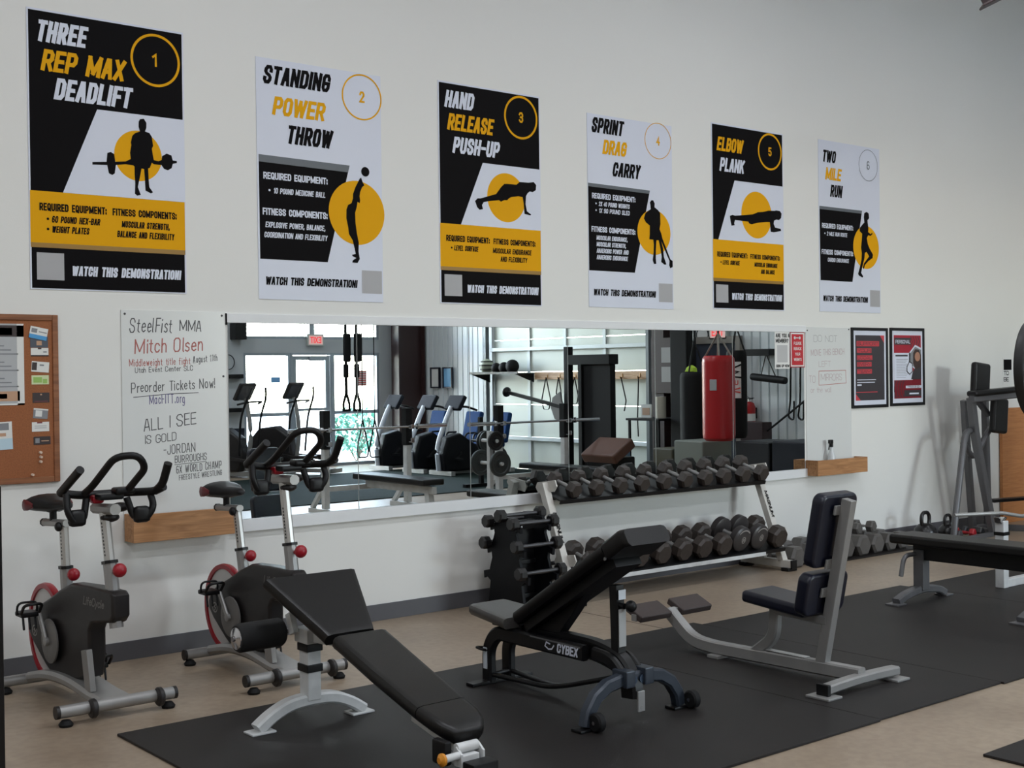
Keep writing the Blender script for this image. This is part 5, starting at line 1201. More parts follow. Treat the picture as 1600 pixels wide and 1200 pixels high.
# ------------------------------------------------------------------ dip / knee raise station
VX = 9.0
r = thing('dip_station', 'tall grey steel dip and knee-raise station with black pads, by the wall at the right', 'exercise station', (VX, -.6, 0))
def bar_(name, pts, w=.06, h=.06, fr=.0, upv=(0, 1, 0)):
    e = MB(); e.rtube(pts, w, h, upv, 0, fr, .008); return obj(name, e, M_grey_steel, r)
bar_('front_leg', [(8.62, -.45, 1.33), (8.68, -.45, 1.0), (8.90, -.5, .03)], .07, .07)
bar_('front_leg', [(9.40, -.75, 1.36), (9.40, -.72, 1.0), (9.55, -.72, .03)], .07, .07)
bar_('rear_leg', [(8.78, -.28, 1.30), (8.86, -.26, .8), (9.05, -.2, .03)], .06, .06)
bar_('rear_leg', [(9.15, -.28, 1.30), (9.2, -.26, .8), (9.32, -.2, .03)], .06, .06)
e = MB(); e.tube([(8.66, -.42, 1.02), (8.50, -.46, 1.0), (8.42, -.48, .82), (8.22, -.52, .22), (8.19, -.52, .03)], .03, 14, fr=.14); obj('side_brace', e, M_grey_steel, r)
e = MB(); e.tube([(8.72, -.3, .9), (8.84, -.34, .72), (9.02, -.4, 1.02), (9.2, -.42, 1.1)], .028, 14, fr=.12); obj('cross_brace', e, M_grey_steel, r)
e = MB(); e.rtube([(8.58, -.48, 1.32), (9.46, -.74, 1.375)], .07, .07, c=.01); obj('top_bar', e, M_grey_steel, r)
e = MB(); e.box((8.86, -.56, 1.385), (.60, .13, .055), .022, 0, RZ(-.28) @ RY(-.06), 3); e.box((9.30, -.70, 1.405), (.34, .13, .055), .022, 0, RZ(-.28) @ RY(-.06), 3); obj('arm_pad', e, M_leather, r)
bp = RY(.10)
obj('back_pad', MB().box((8.87, -.40, 1.49), (.27, .07, .34), .03, 0, RY(.1), 3), M_leather, r)
obj('lower_back_pad', MB().box((8.99, -.52, 1.15), (.25, .07, .34), .03, 0, RY(.1), 3), M_leather, r)
bar_('pad_post', [(8.88, -.36, 1.3), (8.98, -.42, 1.15)], .05, .05)
e = MB(); e.bar((8.95, -.45, .33), (9.45, -.6, .335), .10, .03); obj('step', e, M_black, r)
e = MB(); e.bar((8.9, -.52, .03), (9.06, -.18, .03), .06, .06); e.bar((9.55, -.74, .03), (9.31, -.18, .03), .06, .06); e.bar((9.05, -.2, .03), (9.32, -.2, .03), .06, .06); e.bar((8.16, -.53, .02), (8.92, -.5, .02), .05, .04); obj('floor_frame', e, M_grey_steel, r)
# plywood sheet against the wall behind it
o = obj('plywood_sheet', MB().bx(9.88, 10.72, -.045, -.01, .0, 1.19, .002), wood('plywood', (190, 128, 76), 'X', .8), at=(10.1, 0, 0)); tag(o, 'orange-brown plywood sheet leaning on the wall behind the dip station', 'plywood')

# ------------------------------------------------------------------ loaded barbell rack at the right edge
pc = Vector((2.520, -4.381, 1.6086)); nv = Vector((.17, -.985, 0)).normalized(); sv = Vector((nv.y, -nv.x, 0))
r = thing('barbell', 'barbell sleeve end carrying the large black plate at the right edge', 'barbell', (pc.x, pc.y, 0))
e = MB(); e.lathe([(0, -.012), (.024, -.012), (.025, 0), (.025, .40), (.036, .41), (.036, .435), (.014, .44), (.014, 1.72), (.036, 1.725), (.036, 1.75), (.025, 1.76), (.025, 2.15), (0, 2.15)], pc, nv, 20); obj('bar', e, M_chrome, r)
obj('sleeve_ring', MB().lathe([(.026, -.004), (.034, -.004), (.034, .0), (.026, .0)], pc + nv * -.012, nv, 24, hollow=True), M_darkgrey, r)
o = obj('weight_plate', MB().lathe([(.0255, -.02), (.05, -.02), (.052, -.006), (.155, -.008), (.16, -.018), (.199, -.018), (.202, -.012), (.202, .012), (.199, .018), (.16, .018), (.052, .01), (.05, .02), (.0255, .02)], pc + nv * .03, nv, 64, hollow=True), mat('black cast iron', (16, 16, 17), .5, bump=.3, bscale=90), at=tuple(pc))
tag(o, 'large black round weight plate cut by the right edge of the photo', 'weight plate')
r = thing('squat_rack', 'black steel rack uprights carrying the barbell beyond the right edge', 'rack', tuple(Vector((pc.x, pc.y, 0)) + nv * 1.1))
for a in (.62, 1.55):
    b = pc + nv * a + sv * -.0
    q = Vector((b.x, b.y, 0)) - sv * .075
    e = MB(); e.bar((q.x, q.y, .06), (q.x, q.y, 1.9), .07, .07, upv=tuple(sv)); obj('upright', e, M_black, r)
    e = MB(); c = Vector((b.x, b.y, b.z)); e.bar(c - sv * .04 + Z3 * -.02, c + sv * .035 + Z3 * -.022, .04, .012); e.bar(c + sv * .035 - Z3 * .022, c + sv * .035 + Z3 * .03, .04, .012, upv=tuple(sv)); obj('bar_hook', e, M_black, r)
    e = MB(); e.bar(q - sv * .7 + Z3 * .035, q + sv * .5 + Z3 * .035, .07, .06); obj('floor_bar', e, M_black, r)
# black post at the left edge
pp = Vector((-1.455, -4.0, 0))
r = thing('machine_upright', 'near black steel post cut by the left edge of the photo', 'machine post', tuple(pp))
e = MB(); e.bx(pp.x - .05, pp.x + .022, pp.y - .03, pp.y + .03, .03, 1.372, .006); obj('post', e, M_black, r)
e = MB(); e.bx(pp.x - .09, pp.x + .03, pp.y - .25, pp.y + .25, 0, .04, .006); obj('foot', e, M_black, r)
# ------------------------------------------------------------------ the other side of the room, seen in the mirrors
# bench press stations
def bench_press(x0, x1, yu, pad_len, lab, glab):
    cx = (x0 + x1) / 2
    r = thing('bench_press', lab, 'bench', (cx, yu, 0), 0, 'bench press stations')
    for x in (x0, x1):
        e = MB(); e.bx(x - .035, x + .035, yu - .04, yu + .04, .07, .80, .006); obj('upright', e, M_white_steel, r)
        e = MB(); e.bx(x - .045, x + .045, yu - .05, yu + .05, .76, 1.21, .006); obj('upright_guard', e, M_black, r)
        e = MB()
        for z in (.80, .965): e.bar((x, yu + .045, z), (x, yu + .12, z), .05, .014); e.bar((x, yu + .12, z - .005), (x, yu + .12, z + .05), .05, .014, upv=(0, 1, 0))
        obj('bar_hook', e, M_chrome, r)
        e = MB(); e.bar((x, yu - .35, .035), (x, yu + .35, .035), .06, .06); e.bar((x, yu - .30, .06), (x, yu - .02, .35), .05, .05, upv=(1, 0, 0)); obj('floor_bar', e, M_white_steel, r)
    e = MB(); e.bar((x0, yu, .30), (x1, yu, .30), .06, .06); e.bar((cx, yu, .33), (cx, yu + pad_len, .33), .06, .08); obj('frame_beam', e, M_white_steel, r)
    e = MB(); e.bx(cx - .14, cx + .14, yu - .12, yu + pad_len, .385, .455, .02, 0, 3); obj('bench_pad', e, M_leather, r)
    e = MB(); e.bar((cx, yu + pad_len - .12, .33), (cx, yu + pad_len - .06, .05), .08, .07, upv=(1, 0, 0)); e.bar((cx - .25, yu + pad_len - .05, .035), (cx + .25, yu + pad_len - .05, .035), .06, .06); obj('front_leg', e, M_white_steel, r)
    b = thing('barbell', glab, 'barbell', (cx, yu + .085, 0), 0, 'racked barbells')
    e = MB(); c = Vector((cx, yu + .085, .987)); e.lathe([(0, -1.1), (.025, -1.1), (.025, -.69), (.036, -.68), (.036, -.66), (.014, -.655), (.014, .655), (.036, .66), (.036, .68), (.025, .69), (.025, 1.1), (0, 1.1)], c, (1, 0, 0), 16); obj('bar', e, M_chrome, b)
bench_press(5.29, 6.44, -5.78, 1.36, 'white bench press station with a racked barbell, seen in the second mirror panel', 'chrome barbell racked on the bench press seen in the second mirror panel')
bench_press(7.72, 8.83, -5.6, 1.36, 'white bench press station with a racked barbell, seen in the third mirror panel', 'chrome barbell racked on the bench press seen in the third mirror panel')
# plate tree beside it
r = thing('plate_tree', 'plate stand on white posts seen in the third mirror panel', 'plate stand', (7.35, -5.45, 0))
e = MB(); e.bx(7.43, 7.49, -5.48, -5.42, .05, .9, .005).bx(7.25, 7.62, -5.49, -5.41, 0, .06, .005).bx(7.42, 7.5, -5.75, -5.15, 0, .06, .005); e.tube([(7.46, -5.7, .5), (7.46, -5.2, .5)], .022, 12); e.tube([(7.46, -5.6, .78), (7.46, -5.3, .78)], .022, 12); obj('stand_frame', e, M_white_steel, r)
PLATE = [(.026, -.018), (.05, -.018), (.052, -.006), (.72, -.006), (.78, -.016), (.98, -.016), (1, -.01), (1, .01), (.98, .016), (.78, .016), (.72, .006), (.052, .006), (.05, .018), (.026, .018)]
def plate(c, ax, R, m, lab, grp='weight plates'):
    pr = [(a * R if a >= .7 else a, b) for a, b in PLATE]
    o = obj('weight_plate', MB().lathe(pr, c, ax, 40, hollow=True), m, at=tuple(c)); return tag(o, lab, 'weight plate', grp)
mGP = mat('grey iron plate', (66, 70, 70), .45, metal=.3)
plate((7.46, -5.25, .5), (0, 1, 0), .16, mGP, 'grey weight plate on the lower peg of the plate stand, in the third mirror panel')
plate((7.46, -5.64, .5), (0, 1, 0), .16, mGP, 'grey weight plate behind the first one on the lower peg of the plate stand')
plate((7.46, -5.33, .78), (0, 1, 0), .12, mat('black iron plate', (30, 30, 32), .5), 'small black weight plate on the upper peg of the plate stand')
r = thing('plate_tree', 'dark plate rack loaded with round plates, in the third mirror panel', 'plate stand', (8.75, -7.3, .0125))
e = MB(); e.bx(8.72, 8.78, -7.33, -7.27, .0125, 1.0, .005).bx(8.45, 9.05, -7.34, -7.26, .0125, .06, .005); e.tube([(8.75, -7.5, .66), (8.75, -7.1, .66)], .022, 12); e.tube([(8.95, -7.5, .42), (8.95, -7.1, .42)], .022, 12); e.bar((8.75, -7.3, .42), (8.98, -7.3, .42), .04, .04); obj('stand_frame', e, M_black, r)
mBP = mat('black iron plate', (30, 30, 32), .5)
plate((8.75, -7.14, .66), (0, 1, 0), .15, mGP, 'grey faced weight plate on the dark plate rack, in the third mirror panel')
for i, q in enumerate(((8.75, -7.2, .66), (8.95, -7.14, .42), (8.95, -7.2, .42))): plate(q, (0, 1, 0), .15, mBP, 'black weight plate on the dark plate rack, %s' % ('behind the grey one', 'front one on the low peg', 'rear one on the low peg')[i])

# ellipticals and recumbent bikes
def elliptical(x, y, rz, lab):
    r = thing('elliptical_trainer', lab, 'exercise machine', (x, y, .0125), rz, 'cardio machines')
    M = ROOT[r.name]; q = lambda a, b, c: M @ Vector((a, b, c))
    e = MB(); e.bar(q(0, -.9, .05), q(0, .75, .05), .12, .07); e.bar(q(-.3, .7, .04), q(.3, .7, .04), .07, .07); e.bar(q(-.28, -.85, .04), q(.28, -.85, .04), .07, .07); obj('base_frame', e, M_silver, r)
    e = MB(); e.prism([(-.85, .08), (-.1, .08), (.02, .3), (-.05, .62), (-.3, .78), (-.62, .74), (-.85, .5)], q(-.11, 0, 0), M.to_3x3() @ Y3, Z3, M.to_3x3() @ X3 * .22, 0, .04, 3); obj('drive_housing', e, M_darkgrey, r)
    e = MB(); e.tube([q(0, .02, .1), q(0, .12, .7), q(0, .02, 1.25)], .035, 14, fr=.3); obj('console_mast', e, M_silver, r)
    e = MB(); e.box(q(0, .0, 1.36), (.44, .06, .3), .02, 0, M.to_3x3() @ RX(-.5)); obj('console', e, M_darkgrey, r)
    obj('console_screen', MB().box(q(0, .0, 1.36) + M.to_3x3() @ RX(-.5) @ Vector((0, .032, 0)), (.38, .006, .24), .002, 0, M.to_3x3() @ RX(-.5)), mat('unlit screen', (60, 66, 76), .2), r)
    for s in (-1, 1):
        e = MB(); e.tube([q(s * .26, .05, .35), q(s * .28, .1, .95), q(s * .27, .22, 1.25), q(s * .2, .26, 1.42)], .018, 10, fr=.15); obj('arm_lever', e, M_black, r)
        e = MB(); e.bar(q(s * .2, -.75, .38), q(s * .2, .5, .22), .05, .05); e.box(q(s * .2, .35, .28), (.15, .36, .05), .015, 0, M.to_3x3()); obj('foot_pedal', e, M_darkgrey, r)
    e = MB(); e.tube([q(-.3, .05, 1.16), q(-.2, .2, 1.2), q(.2, .2, 1.2), q(.3, .05, 1.16)], .016, 10, fr=.08); obj('fixed_handles', e, M_black, r)
    return r
elliptical(7.22, -11.45, -.5, 'elliptical trainer before the left window, seen at the left end of the mirrors')
elliptical(8.18, -11.6, -.5, 'elliptical trainer before the glass door, second from the left in the mirrors')
M_bl = mat('dusty blue vinyl', (30, 58, 100), .7, spec=.05)
def recumbent(x, y, rz, lab):
    r = thing('recumbent_bike', lab, 'exercise bike', (x, y, .013), rz, 'cardio machines')
    M = ROOT[r.name]; q = lambda a, b, c: M @ Vector((a, b, c)); R3 = M.to_3x3()
    e = MB(); e.prism([(-.42, .06), (.38, .06), (.4, .2), (.35, .42), (.15, .5), (-.1, .66), (-.36, .6), (-.46, .3)], q(-.12, 0, 0), R3 @ Y3, Z3, R3 @ X3 * .24, 0, .04, 3); obj('shroud', e, mat('black machine plastic', (18, 19, 22), .6, spec=.15), r)
    e = MB(); e.bar(q(-.3, -.4, .04), q(.3, -.4, .04), .08, .07); e.bar(q(-.3, .8, .04), q(.3, .8, .04), .08, .07); e.bar(q(0, -.4, .05), q(0, .8, .05), .1, .06); e.bar(q(0, .3, .3), q(0, .82, .38), .1, .08); e.bar(q(0, .7, .06), q(0, .7, .36), .08, .08, upv=(0, 1, 0)); obj('base_frame', e, M_silver, r)
    e = MB(); e.tube([q(0, -.46, .08), q(0, -.5, .45), q(0, -.3, .9), q(0, -.2, 1.08)], .04, 14, fr=.25); obj('console_mast', e, mat('pale satin mast', (190, 196, 204), .3, metal=.3), r)
    e = MB(); e.box(q(0, -.12, 1.14), (.40, .08, .26), .025, 0, R3 @ RX(-.55)); obj('console', e, mat('matt console plastic', (34, 36, 42), .75, spec=.1), r)
    obj('console_screen', MB().box(q(0, -.12, 1.14) + R3 @ RX(-.55) @ Vector((0, .042, .01)), (.30, .006, .17), .002, 0, R3 @ RX(-.55)), mat('unlit screen', (60, 66, 76), .2), r)
    e = MB(); e.tube([q(-.25, .12, 1.02), q(-.22, -.06, 1.08), q(.22, -.06, 1.08), q(.25, .12, 1.02)], .018, 10, fr=.06); obj('handlebar', e, M_black, r)
    e = MB(); e.box(q(0, .55, .45), (.42, .36, .09), .035, 0, R3, 3); obj('seat', e, M_bl, r)
    e = MB(); e.box(q(0, .8, .72), (.42, .09, .5), .035, 0, R3 @ RX(-.22), 3); obj('backrest', e, M_bl, r)
    for s in (-1, 1):
        e = MB(); e.tube([q(s * .24, .4, .42), q(s * .27, .45, .62), q(s * .27, .65, .62)], .016, 10, fr=.06); obj('seat_handle', e, M_black, r)
        e = MB(); e.bar(q(s * .13, -.1, .36), q(s * .15, -.1 + s * .12, .36 + s * .1), .02, .03); e.box(q(s * .2, -.1 + s * .12, .36 + s * .1), (.1, .11, .03), .006, 0, R3); obj('pedal', e, M_black, r)
    return r
recumbent(9.92, -11.05, -PI / 2, 'recumbent bike with a pale mast before the brown column, seen in the second mirror panel')
recumbent(9.92, -10.05, -PI / 2, 'recumbent bike with blue seat before the ribbed wall, seen at the second mirror seam')
recumbent(9.92, -9.3, -PI / 2, 'recumbent bike with blue backrest before the sectional door, seen in the third mirror panel')

# hanging straps
def strap(name, pts, w, lab, grp, t=.006, m=None, handle=None):
    e = MB(); e.rtube(pts, w, t, (0, 1, .01), 0, .03, .002)
    if handle:
        for h in handle: e.bar(h[0], h[1], .03, .03)
    o = obj(name, e, m or M_black, at=tuple(pts[0])); return tag(o, lab, 'strap', grp)
for i, (x, y) in enumerate(((7.60, -9.02), (7.72, -8.92))):
    r = thing('suspension_strap', 'black suspension trainer strap hanging before the glass door, %s of the pair in the mirror' % ('left' if i == 0 else 'right'), 'strap', (x, y, ZC), 0, 'suspension straps')
    e = MB(); e.rtube([(x, y, ZC), (x, y, 1.35 - .05 * i)], .05, .008, (0, 1, 0), 0, 0, .002); obj('webbing', e, M_black, r)
    e = MB(); e.box((x + .02, y, 2.02), (.11, .07, .42), .02); e.box((x, y, 1.68), (.08, .05, .2), .015); obj('buckle', e, M_black, r)
    e = MB(); e.rtube([(x, y, 1.36), (x - .05, y, 1.2), (x - .05, y, 1.1), (x + .05, y, 1.1), (x + .05, y, 1.2), (x, y, 1.36)], .04, .012, (0, 1, 0), 0, 0, .002); obj('grip_loop', e, M_black, r)
for i, (x, y) in enumerate(((6.60, -7.02), (6.72, -6.92))):
    r = thing('suspension_strap', 'thin black strap with triangular loop behind the bench press bar, %s of two' % ('left' if i == 0 else 'right'), 'strap', (x, y, ZC), 0, 'suspension straps')
    e = MB(); e.rtube([(x, y, ZC), (x, y, 1.02)], .016, .005, (0, 1, 0), 0, 0, .002); obj('webbing', e, M_black, r)
    e = MB(); e.rtube([(x, y, 1.03), (x - .085, y, .66), (x - .07, y, .55), (x + .07, y, .55), (x + .085, y, .66), (x, y, 1.03)], .018, .016, (0, 1, 0), 0, .03, .004); obj('grip_loop', e, M_black, r)
# exit signs
def exit_sign(loc, U, N, lab):
    loc, U, N = Vector(loc), Vector(U), Vector(N)
    r = thing('exit_sign', lab, 'exit sign', tuple(loc), 0, 'exit signs')
    R = Matrix((U, N, Z3)).transposed()
    obj('sign_box', MB().box(loc, (.33, .06, .21), .006, 0, R), mat('off white sign box', (176, 182, 176), .5), r)
    t = MB(); rect(t, -.14, .14, -.08, .08, loc + N * .031, U, Z3, 0); text(t, 'EXIT', -.11, -.055, .11, loc + N * .032, U, Z3, 1, t=.16, width=.22)
    obj('sign_face', t, [mat('pale red sign face', (236, 190, 184), .5, emit=.35), mat('red exit letters', (226, 46, 52), .5, emit=1.0)], r, recalc=False)
exit_sign((9.23, YF + .035, 2.245), (-1, 0, 0), (0, 1, 0), 'red EXIT sign above the glass door, seen in the first mirror panel')
exit_sign((XR - .07, -5.1, 2.16), (0, 1, 0), (-1, 0, 0), 'red EXIT sign above the navy door, seen in the fifth mirror panel')
# things round the left end of the shop front
e = MB(); n = 24; e.sweep([Vector((7.55 + .115 * math.cos(2 * PI * i / n), YF + .03, 1.86 + .125 * math.sin(2 * PI * i / n))) for i in range(n)], [(.008 * math.cos(2 * PI * k / 8), .008 * math.sin(2 * PI * k / 8)) for k in range(8)], (0, 1, 0), 0, True)
e.tube([(7.55, YF, 1.985), (7.55, YF + .05, 1.985)], .006, 8)
tag(obj('hoop', e, M_black, at=(7.55, YF, 1.86)), 'thin black hoop hung on the wall left of the shop front, in the mirror', 'hoop')
for z, lb in ((1.62, 'upper'), (1.05, 'lower')):
    tag(obj('wall_bracket', MB().bx(7.45, 7.79, YF, YF + .12, z - .035, z + .035, .006), M_black, at=(7.6, YF, z)), lb + ' black wall bracket left of the shop front, in the mirror', 'bracket', 'wall brackets')
tag(obj('speaker', MB().bx(7.60, 7.82, YF, YF + .2, 2.24, 2.52, .01), M_black, at=(7.7, YF, 2.24)), 'dark box high on the wall left of the transom window, in the mirror', 'wall box')
tag(obj('wall_pad', MB().bx(6.3, 7.83, YF, YF + .05, 0, .74, .01), M_navy, at=(7, YF, 0)), 'navy padded panel low on the wall left of the shop front, in the mirror', 'wall pad')
tag(obj('door_sticker', MB().bx(8.40, 8.58, YF - .056, YF - .0555, 1.50, 1.60), mat('sticker blue', (110, 160, 210), .5), at=(8.5, YF - .056, 1.5)), 'small blue sticker on the left window of the shop front', 'sticker')
o = obj('window_notice', MB().bx(10.17, 10.36, YF - .056, YF - .0555, 1.42, 1.70), M_paper, at=(10.26, YF - .056, 1.42)); tag(o, 'striped red and white notice on the right window of the shop front', 'notice')
t = MB()
for k in range(7): rect(t, 10.18, 10.35, 1.43 + k * .04, 1.448 + k * .04, Vector((0, YF - .055, 0)), X3, Z3, 0)
obj('notice_print', t, mat('notice red', (200, 60, 60), .5), o, recalc=False)
# bush outside
random.seed(3)
def bush(c, rad, n, lab):
    r = thing('bush', lab, 'bush', (c[0], c[1], -.05))
    e = MB()
    for k in range(n):
        d = Vector((random.gauss(0, 1), random.gauss(0, 1), random.gauss(0, 1))).normalized() * random.uniform(.55, 1)
        p = Vector((c[0] + d.x * rad, c[1] + d.y * rad * .8, c[2] + d.z * rad * .8))
        if p.z < 0: continue
        a = Matrix.Rotation(random.uniform(0, 6.28), 3, 'Z') @ Matrix.Rotation(random.uniform(-1, 1), 3, 'X')
        s = random.uniform(.05, .1)
        e.flat([(-s * .45, 0), (0, -s), (s * .45, 0), (0, s)], p, a @ X3, a @ Y3)
    obj('foliage', e, mat('sage foliage', (92, 150, 130), .6), r, recalc=False)
    e = MB()
    for k in range(6): e.tube([(c[0], c[1], -.05), (c[0] + random.uniform(-.4, .4), c[1] + random.uniform(-.3, .3), c[2] + .2)], .015, 6)
    obj('stem', e, mat('bark', (90, 74, 60), .8), r)
bush((10.75, -13.75, .55), .62, 900, 'green bush outside the right window of the shop front')
# framed notices on the ribbed wall
for i, (yy, m_) in enumerate(((-12.05, 'white'), (-11.62, 'blue'))):
    pass
for yy, mm, lb in ((-11.98, M_paper, 'white'), (-11.60, mat('light blue notice', (130, 186, 226), .5), 'pale blue')):
    r = thing('framed_notice', 'black framed %s notice on the ribbed wall, seen in the second mirror panel' % lb, 'framed notice', (XR - .05, yy, 1.42), 0, 'framed notices')
    f = MB()
    for a in ((yy - .14, yy - .115, 1.36, 1.74), (yy + .115, yy + .14, 1.36, 1.74), (yy - .115, yy + .115, 1.36, 1.385), (yy - .115, yy + .115, 1.715, 1.74)): f.bx(XR - .075, XR - .033, a[0], a[1], a[2], a[3], .003)
    obj('notice_frame', f, M_navy, r); obj('notice_sheet', MB().bx(XR - .055, XR - .035, yy - .115, yy + .115, 1.385, 1.715), mm, r)
# ball shelf
r = thing('ball_shelf', 'black steel shelf with balls on the wall left of the sectional door', 'shelf', (11.1, -10.1, 1.6))
e = MB(); e.bx(10.95, XR - .06, -10.42, -9.12, 1.60, 1.615, .002).bx(10.94, 10.955, -10.42, -9.12, 1.60, 1.64, .002); obj('shelf_board', e, M_black, r)
for yy in (-10.36, -9.18): obj('shelf_bracket', MB().prism([(0, 0), (-.4, 0), (0, -.14)], (XR - .06, yy - .01, 1.60), X3, Z3, (0, .02, 0)), M_black, r)
def ball(c, R, m, lab, stripes=False):
    e = MB(); e.ball(c, R, 0, (1, 1, 1), 24)
    o = obj('medicine_ball', e, m, at=tuple(c), ang=80); tag(o, lab, 'ball', 'balls on the shelf')
    if stripes:
        e = MB(); n = 32
        for tl in (-.45, .1, .6):
            rr = math.sqrt(max(.01, 1 - tl * tl)) * R * 1.004
            e.sweep([Vector((c[0] + rr * math.cos(2 * PI * i / n), c[1] + rr * math.sin(2 * PI * i / n), c[2] + tl * R)) for i in range(n)], [(.006, .012), (-.006, .012), (-.006, -.012), (.006, -.012)], (0, 0, 1), 0, True)
        obj('ball_seam', e, mat('dark seam', (60, 62, 58), .6), o)
ball((11.12, -10.16, 1.616 + .125), .125, mat('pale olive leather', (168, 176, 158), .5), 'large pale ball with dark seams on the wall shelf', True)
for i, yy in enumerate((-9.90, -9.69, -9.47)):
    R = (.09, .095, .115)[i]
    ball((11.12, yy, 1.616 + R), R, M_rubber, 'black slam ball on the wall shelf, %s the pale ball' % ('first after', 'second after', 'third after')[i])
# timber rail with hooks and hanging straps
r = thing('hook_rail', 'pine rail with hooks mounted across the sectional door', 'rail', (XR - .12, -8, 1.51))
obj('rail_board', MB().bx(XR - .13, XR - .092, -9.08, -6.5, 1.505, 1.625, .003), wood('rail pine', (196, 158, 118), 'Y'), r)
hooks = (-8.75, -8.44, -8.06, -7.0, -6.62)
for yy in hooks:
    e = MB(); e.tube([(XR - .13, yy, 1.59), (XR - .135, yy, 1.525), (XR - .18, yy, 1.515), (XR - .185, yy, 1.55)], .006, 8, fr=.02); obj('hook', e, mat('brass', (176, 130, 70), .35, metal=.6), r)
hx = XR - .165
def loop(yy, w, h, lab, tw=.03, half=False):
    z0 = 1.5385
    pts = [(hx, yy, z0), (hx, yy - w / 2, z0 - h * .7), (hx, yy - w * .3, z0 - h)] + ([] if half else [(hx, yy + w * .3, z0 - h), (hx, yy + w / 2, z0 - h * .7), (hx, yy + .005, z0)])
    e = MB(); e.rtube(pts, .008, .024, (1, 0, 0), 0, .03, .003); o = obj('exercise_strap', e, M_black, at=(hx, yy, z0)); return tag(o, lab, 'strap', 'straps on the hook rail')
loop(-8.75, .22, .52, 'black strap loop on the first hook of the pine rail')
loop(-8.44, .12, .34, 'short black strap on the second hook of the pine rail')
loop(-8.06, .18, .42, 'black strap loop on the third hook, beside the tall black panel')
loop(-7.0, -.22, .52, 'curved black band on the fourth hook of the pine rail', half=True)
loop(-6.62, .06, .9, 'long black strap on the last hook of the pine rail', half=True)
# cable machine with a tall dark shroud
r = thing('cable_machine', 'tall dark cable machine with a flat black shroud, seen in the fourth mirror panel', 'exercise machine', (9.75, -6.0, 0))
e = MB(); e.bx(9.62, 9.72, -6.49, -6.40, 0, 1.98, .006); obj('front_post', e, M_black, r)
e = MB(); e.bx(9.68, 9.74, -6.62, -6.56, 0, 1.15, .006); obj('white_post', e, M_white_steel, r)
e = MB(); e.bx(9.62, 9.80, -6.40, -5.56, 1.72, 1.86, .01); obj('header', e, M_black, r)
for k in range(5): pass
e = MB(); e.bx(9.66, 9.76, -6.14, -5.58, .02, 1.80, .006); obj('shroud_panel', e, mat('charcoal panel', (27, 27, 28), .6, spec=.2), r)
e = MB(); e.bx(9.62, 9.90, -6.2, -6.12, 0, 1.74, .01); obj('side_post', e, M_black, r)
e = MB(); e.bar((9.62, -6.55, 1.13), (9.60, -7.72, 1.33), .05, .05); e.lathe([(0, -.05), (.03, -.05), (.075, .0), (.075, .02), (0, .02)], (9.60, -7.74, 1.335), (0, -1, .16), 20); obj('press_arm', e, M_black, r)
e = MB(); e.prism([(-.05, .15), (-.22, .06), (-.26, -.08), (-.18, -.24), (-.02, -.3), (.1, -.22), (.02, -.1), (-.03, .02)], (9.60, -6.5, 1.2), Y3, Z3, (.03, 0, 0), 0, .004); obj('cam_plate', e, mat('grey cam', (120, 120, 118), .45), r)
e = MB(); e.bx(9.5, 10.1, -6.62, -5.6, 0, .08, .01); obj('base', e, M_black, r)
# punching bags
def bag(c, R, z0, z1, m, lab, anchor, strapm, n=4):
    r = thing('punching_bag', lab, 'punching bag', (c[0], c[1], z0), 0, 'punching bags')
    e = MB(); e.lathe([(0, z0), (R * .8, z0), (R * .97, z0 + .03), (R, z0 + .08), (R, z1 - .08), (R * .97, z1 - .03), (R * .85, z1), (0, z1)], (c[0], c[1], 0), (0, 0, 1), 32); obj('bag_body', e, m, r)
    for k in range(n):
        a = PI / 4 + k * 2 * PI / n
        e = MB(); e.rtube([(c[0] + R * .8 * math.cos(a), c[1] + R * .8 * math.sin(a), z1 - .01), (c[0], c[1], anchor)], .025, .008, (0, 1, .1), 0, 0, .002); obj('hanging_strap', e, strapm, r)
    e = MB(); e.tube([(c[0], c[1], anchor), (c[0], c[1], ZC)], .012, 8); obj('chain', e, mat('dark chain', (50, 50, 52), .4, metal=.7), r)
    return r
M_rb = mat('red bag vinyl', (178, 20, 28), .32)
r = bag((8.9, -2.96), .19, .80, 1.79, M_rb, 'red heavy punching bag hanging, seen in the fifth mirror panel', 2.05, mat('pale webbing', (150, 146, 138), .6))
for a in (2.75, 4.6):
    M = Matrix.Translation((8.9, -2.96, 1.45)) @ Matrix.Rotation(a, 4, 'Z')
    e = MB(); e.box(M @ Vector((.18, 0, 0)), (.03, .085, .13), .008, 0, M.to_3x3()); obj('bag_label', e, mat('silver label', (176, 178, 180), .4), r)
bag((9.8, -4.17), .185, .62, 1.60, M_rubber, 'black punching bag hanging left of the red one, seen in the mirror', 2.0, M_black, 3)
tag(obj('training_mitt', MB().prism([(0, 0), (.16, 0), (.15, .05), (.09, .085), (.04, .06)], (9.72, -4.27, 1.604), Y3, Z3, (.08, 0, 0), 0, .012, 2), mat('lime vinyl', (190, 226, 60), .5), at=(9.75, -4.2, 1.604)), 'lime green mitt lying on top of the black punching bag', 'mitt')
r = bag((9.6, -3.29), .125, .79, 1.86, M_rubber, 'slim black punching bag with white printed patch, right of the red bag in the mirror', 2.15, M_black, 3)
M = Matrix.Translation((9.6, -3.29, 0)) @ Matrix.Rotation(math.radians(150), 4, 'Z')
e = MB(); rg = []
pts = []
for z in (1.28, 1.72): rg.append([(M @ Vector((.128 * math.cos(a), .128 * math.sin(a), z))) for a in [-.62 + 1.24 * i / 10 for i in range(11)]])
vs = rg[0] + rg[1]; e._faces(vs, [[i, i + 1, 12 + i, 11 + i] for i in range(10)], 0)
pt = obj('printed_patch', e, M_paper, r, recalc=False)
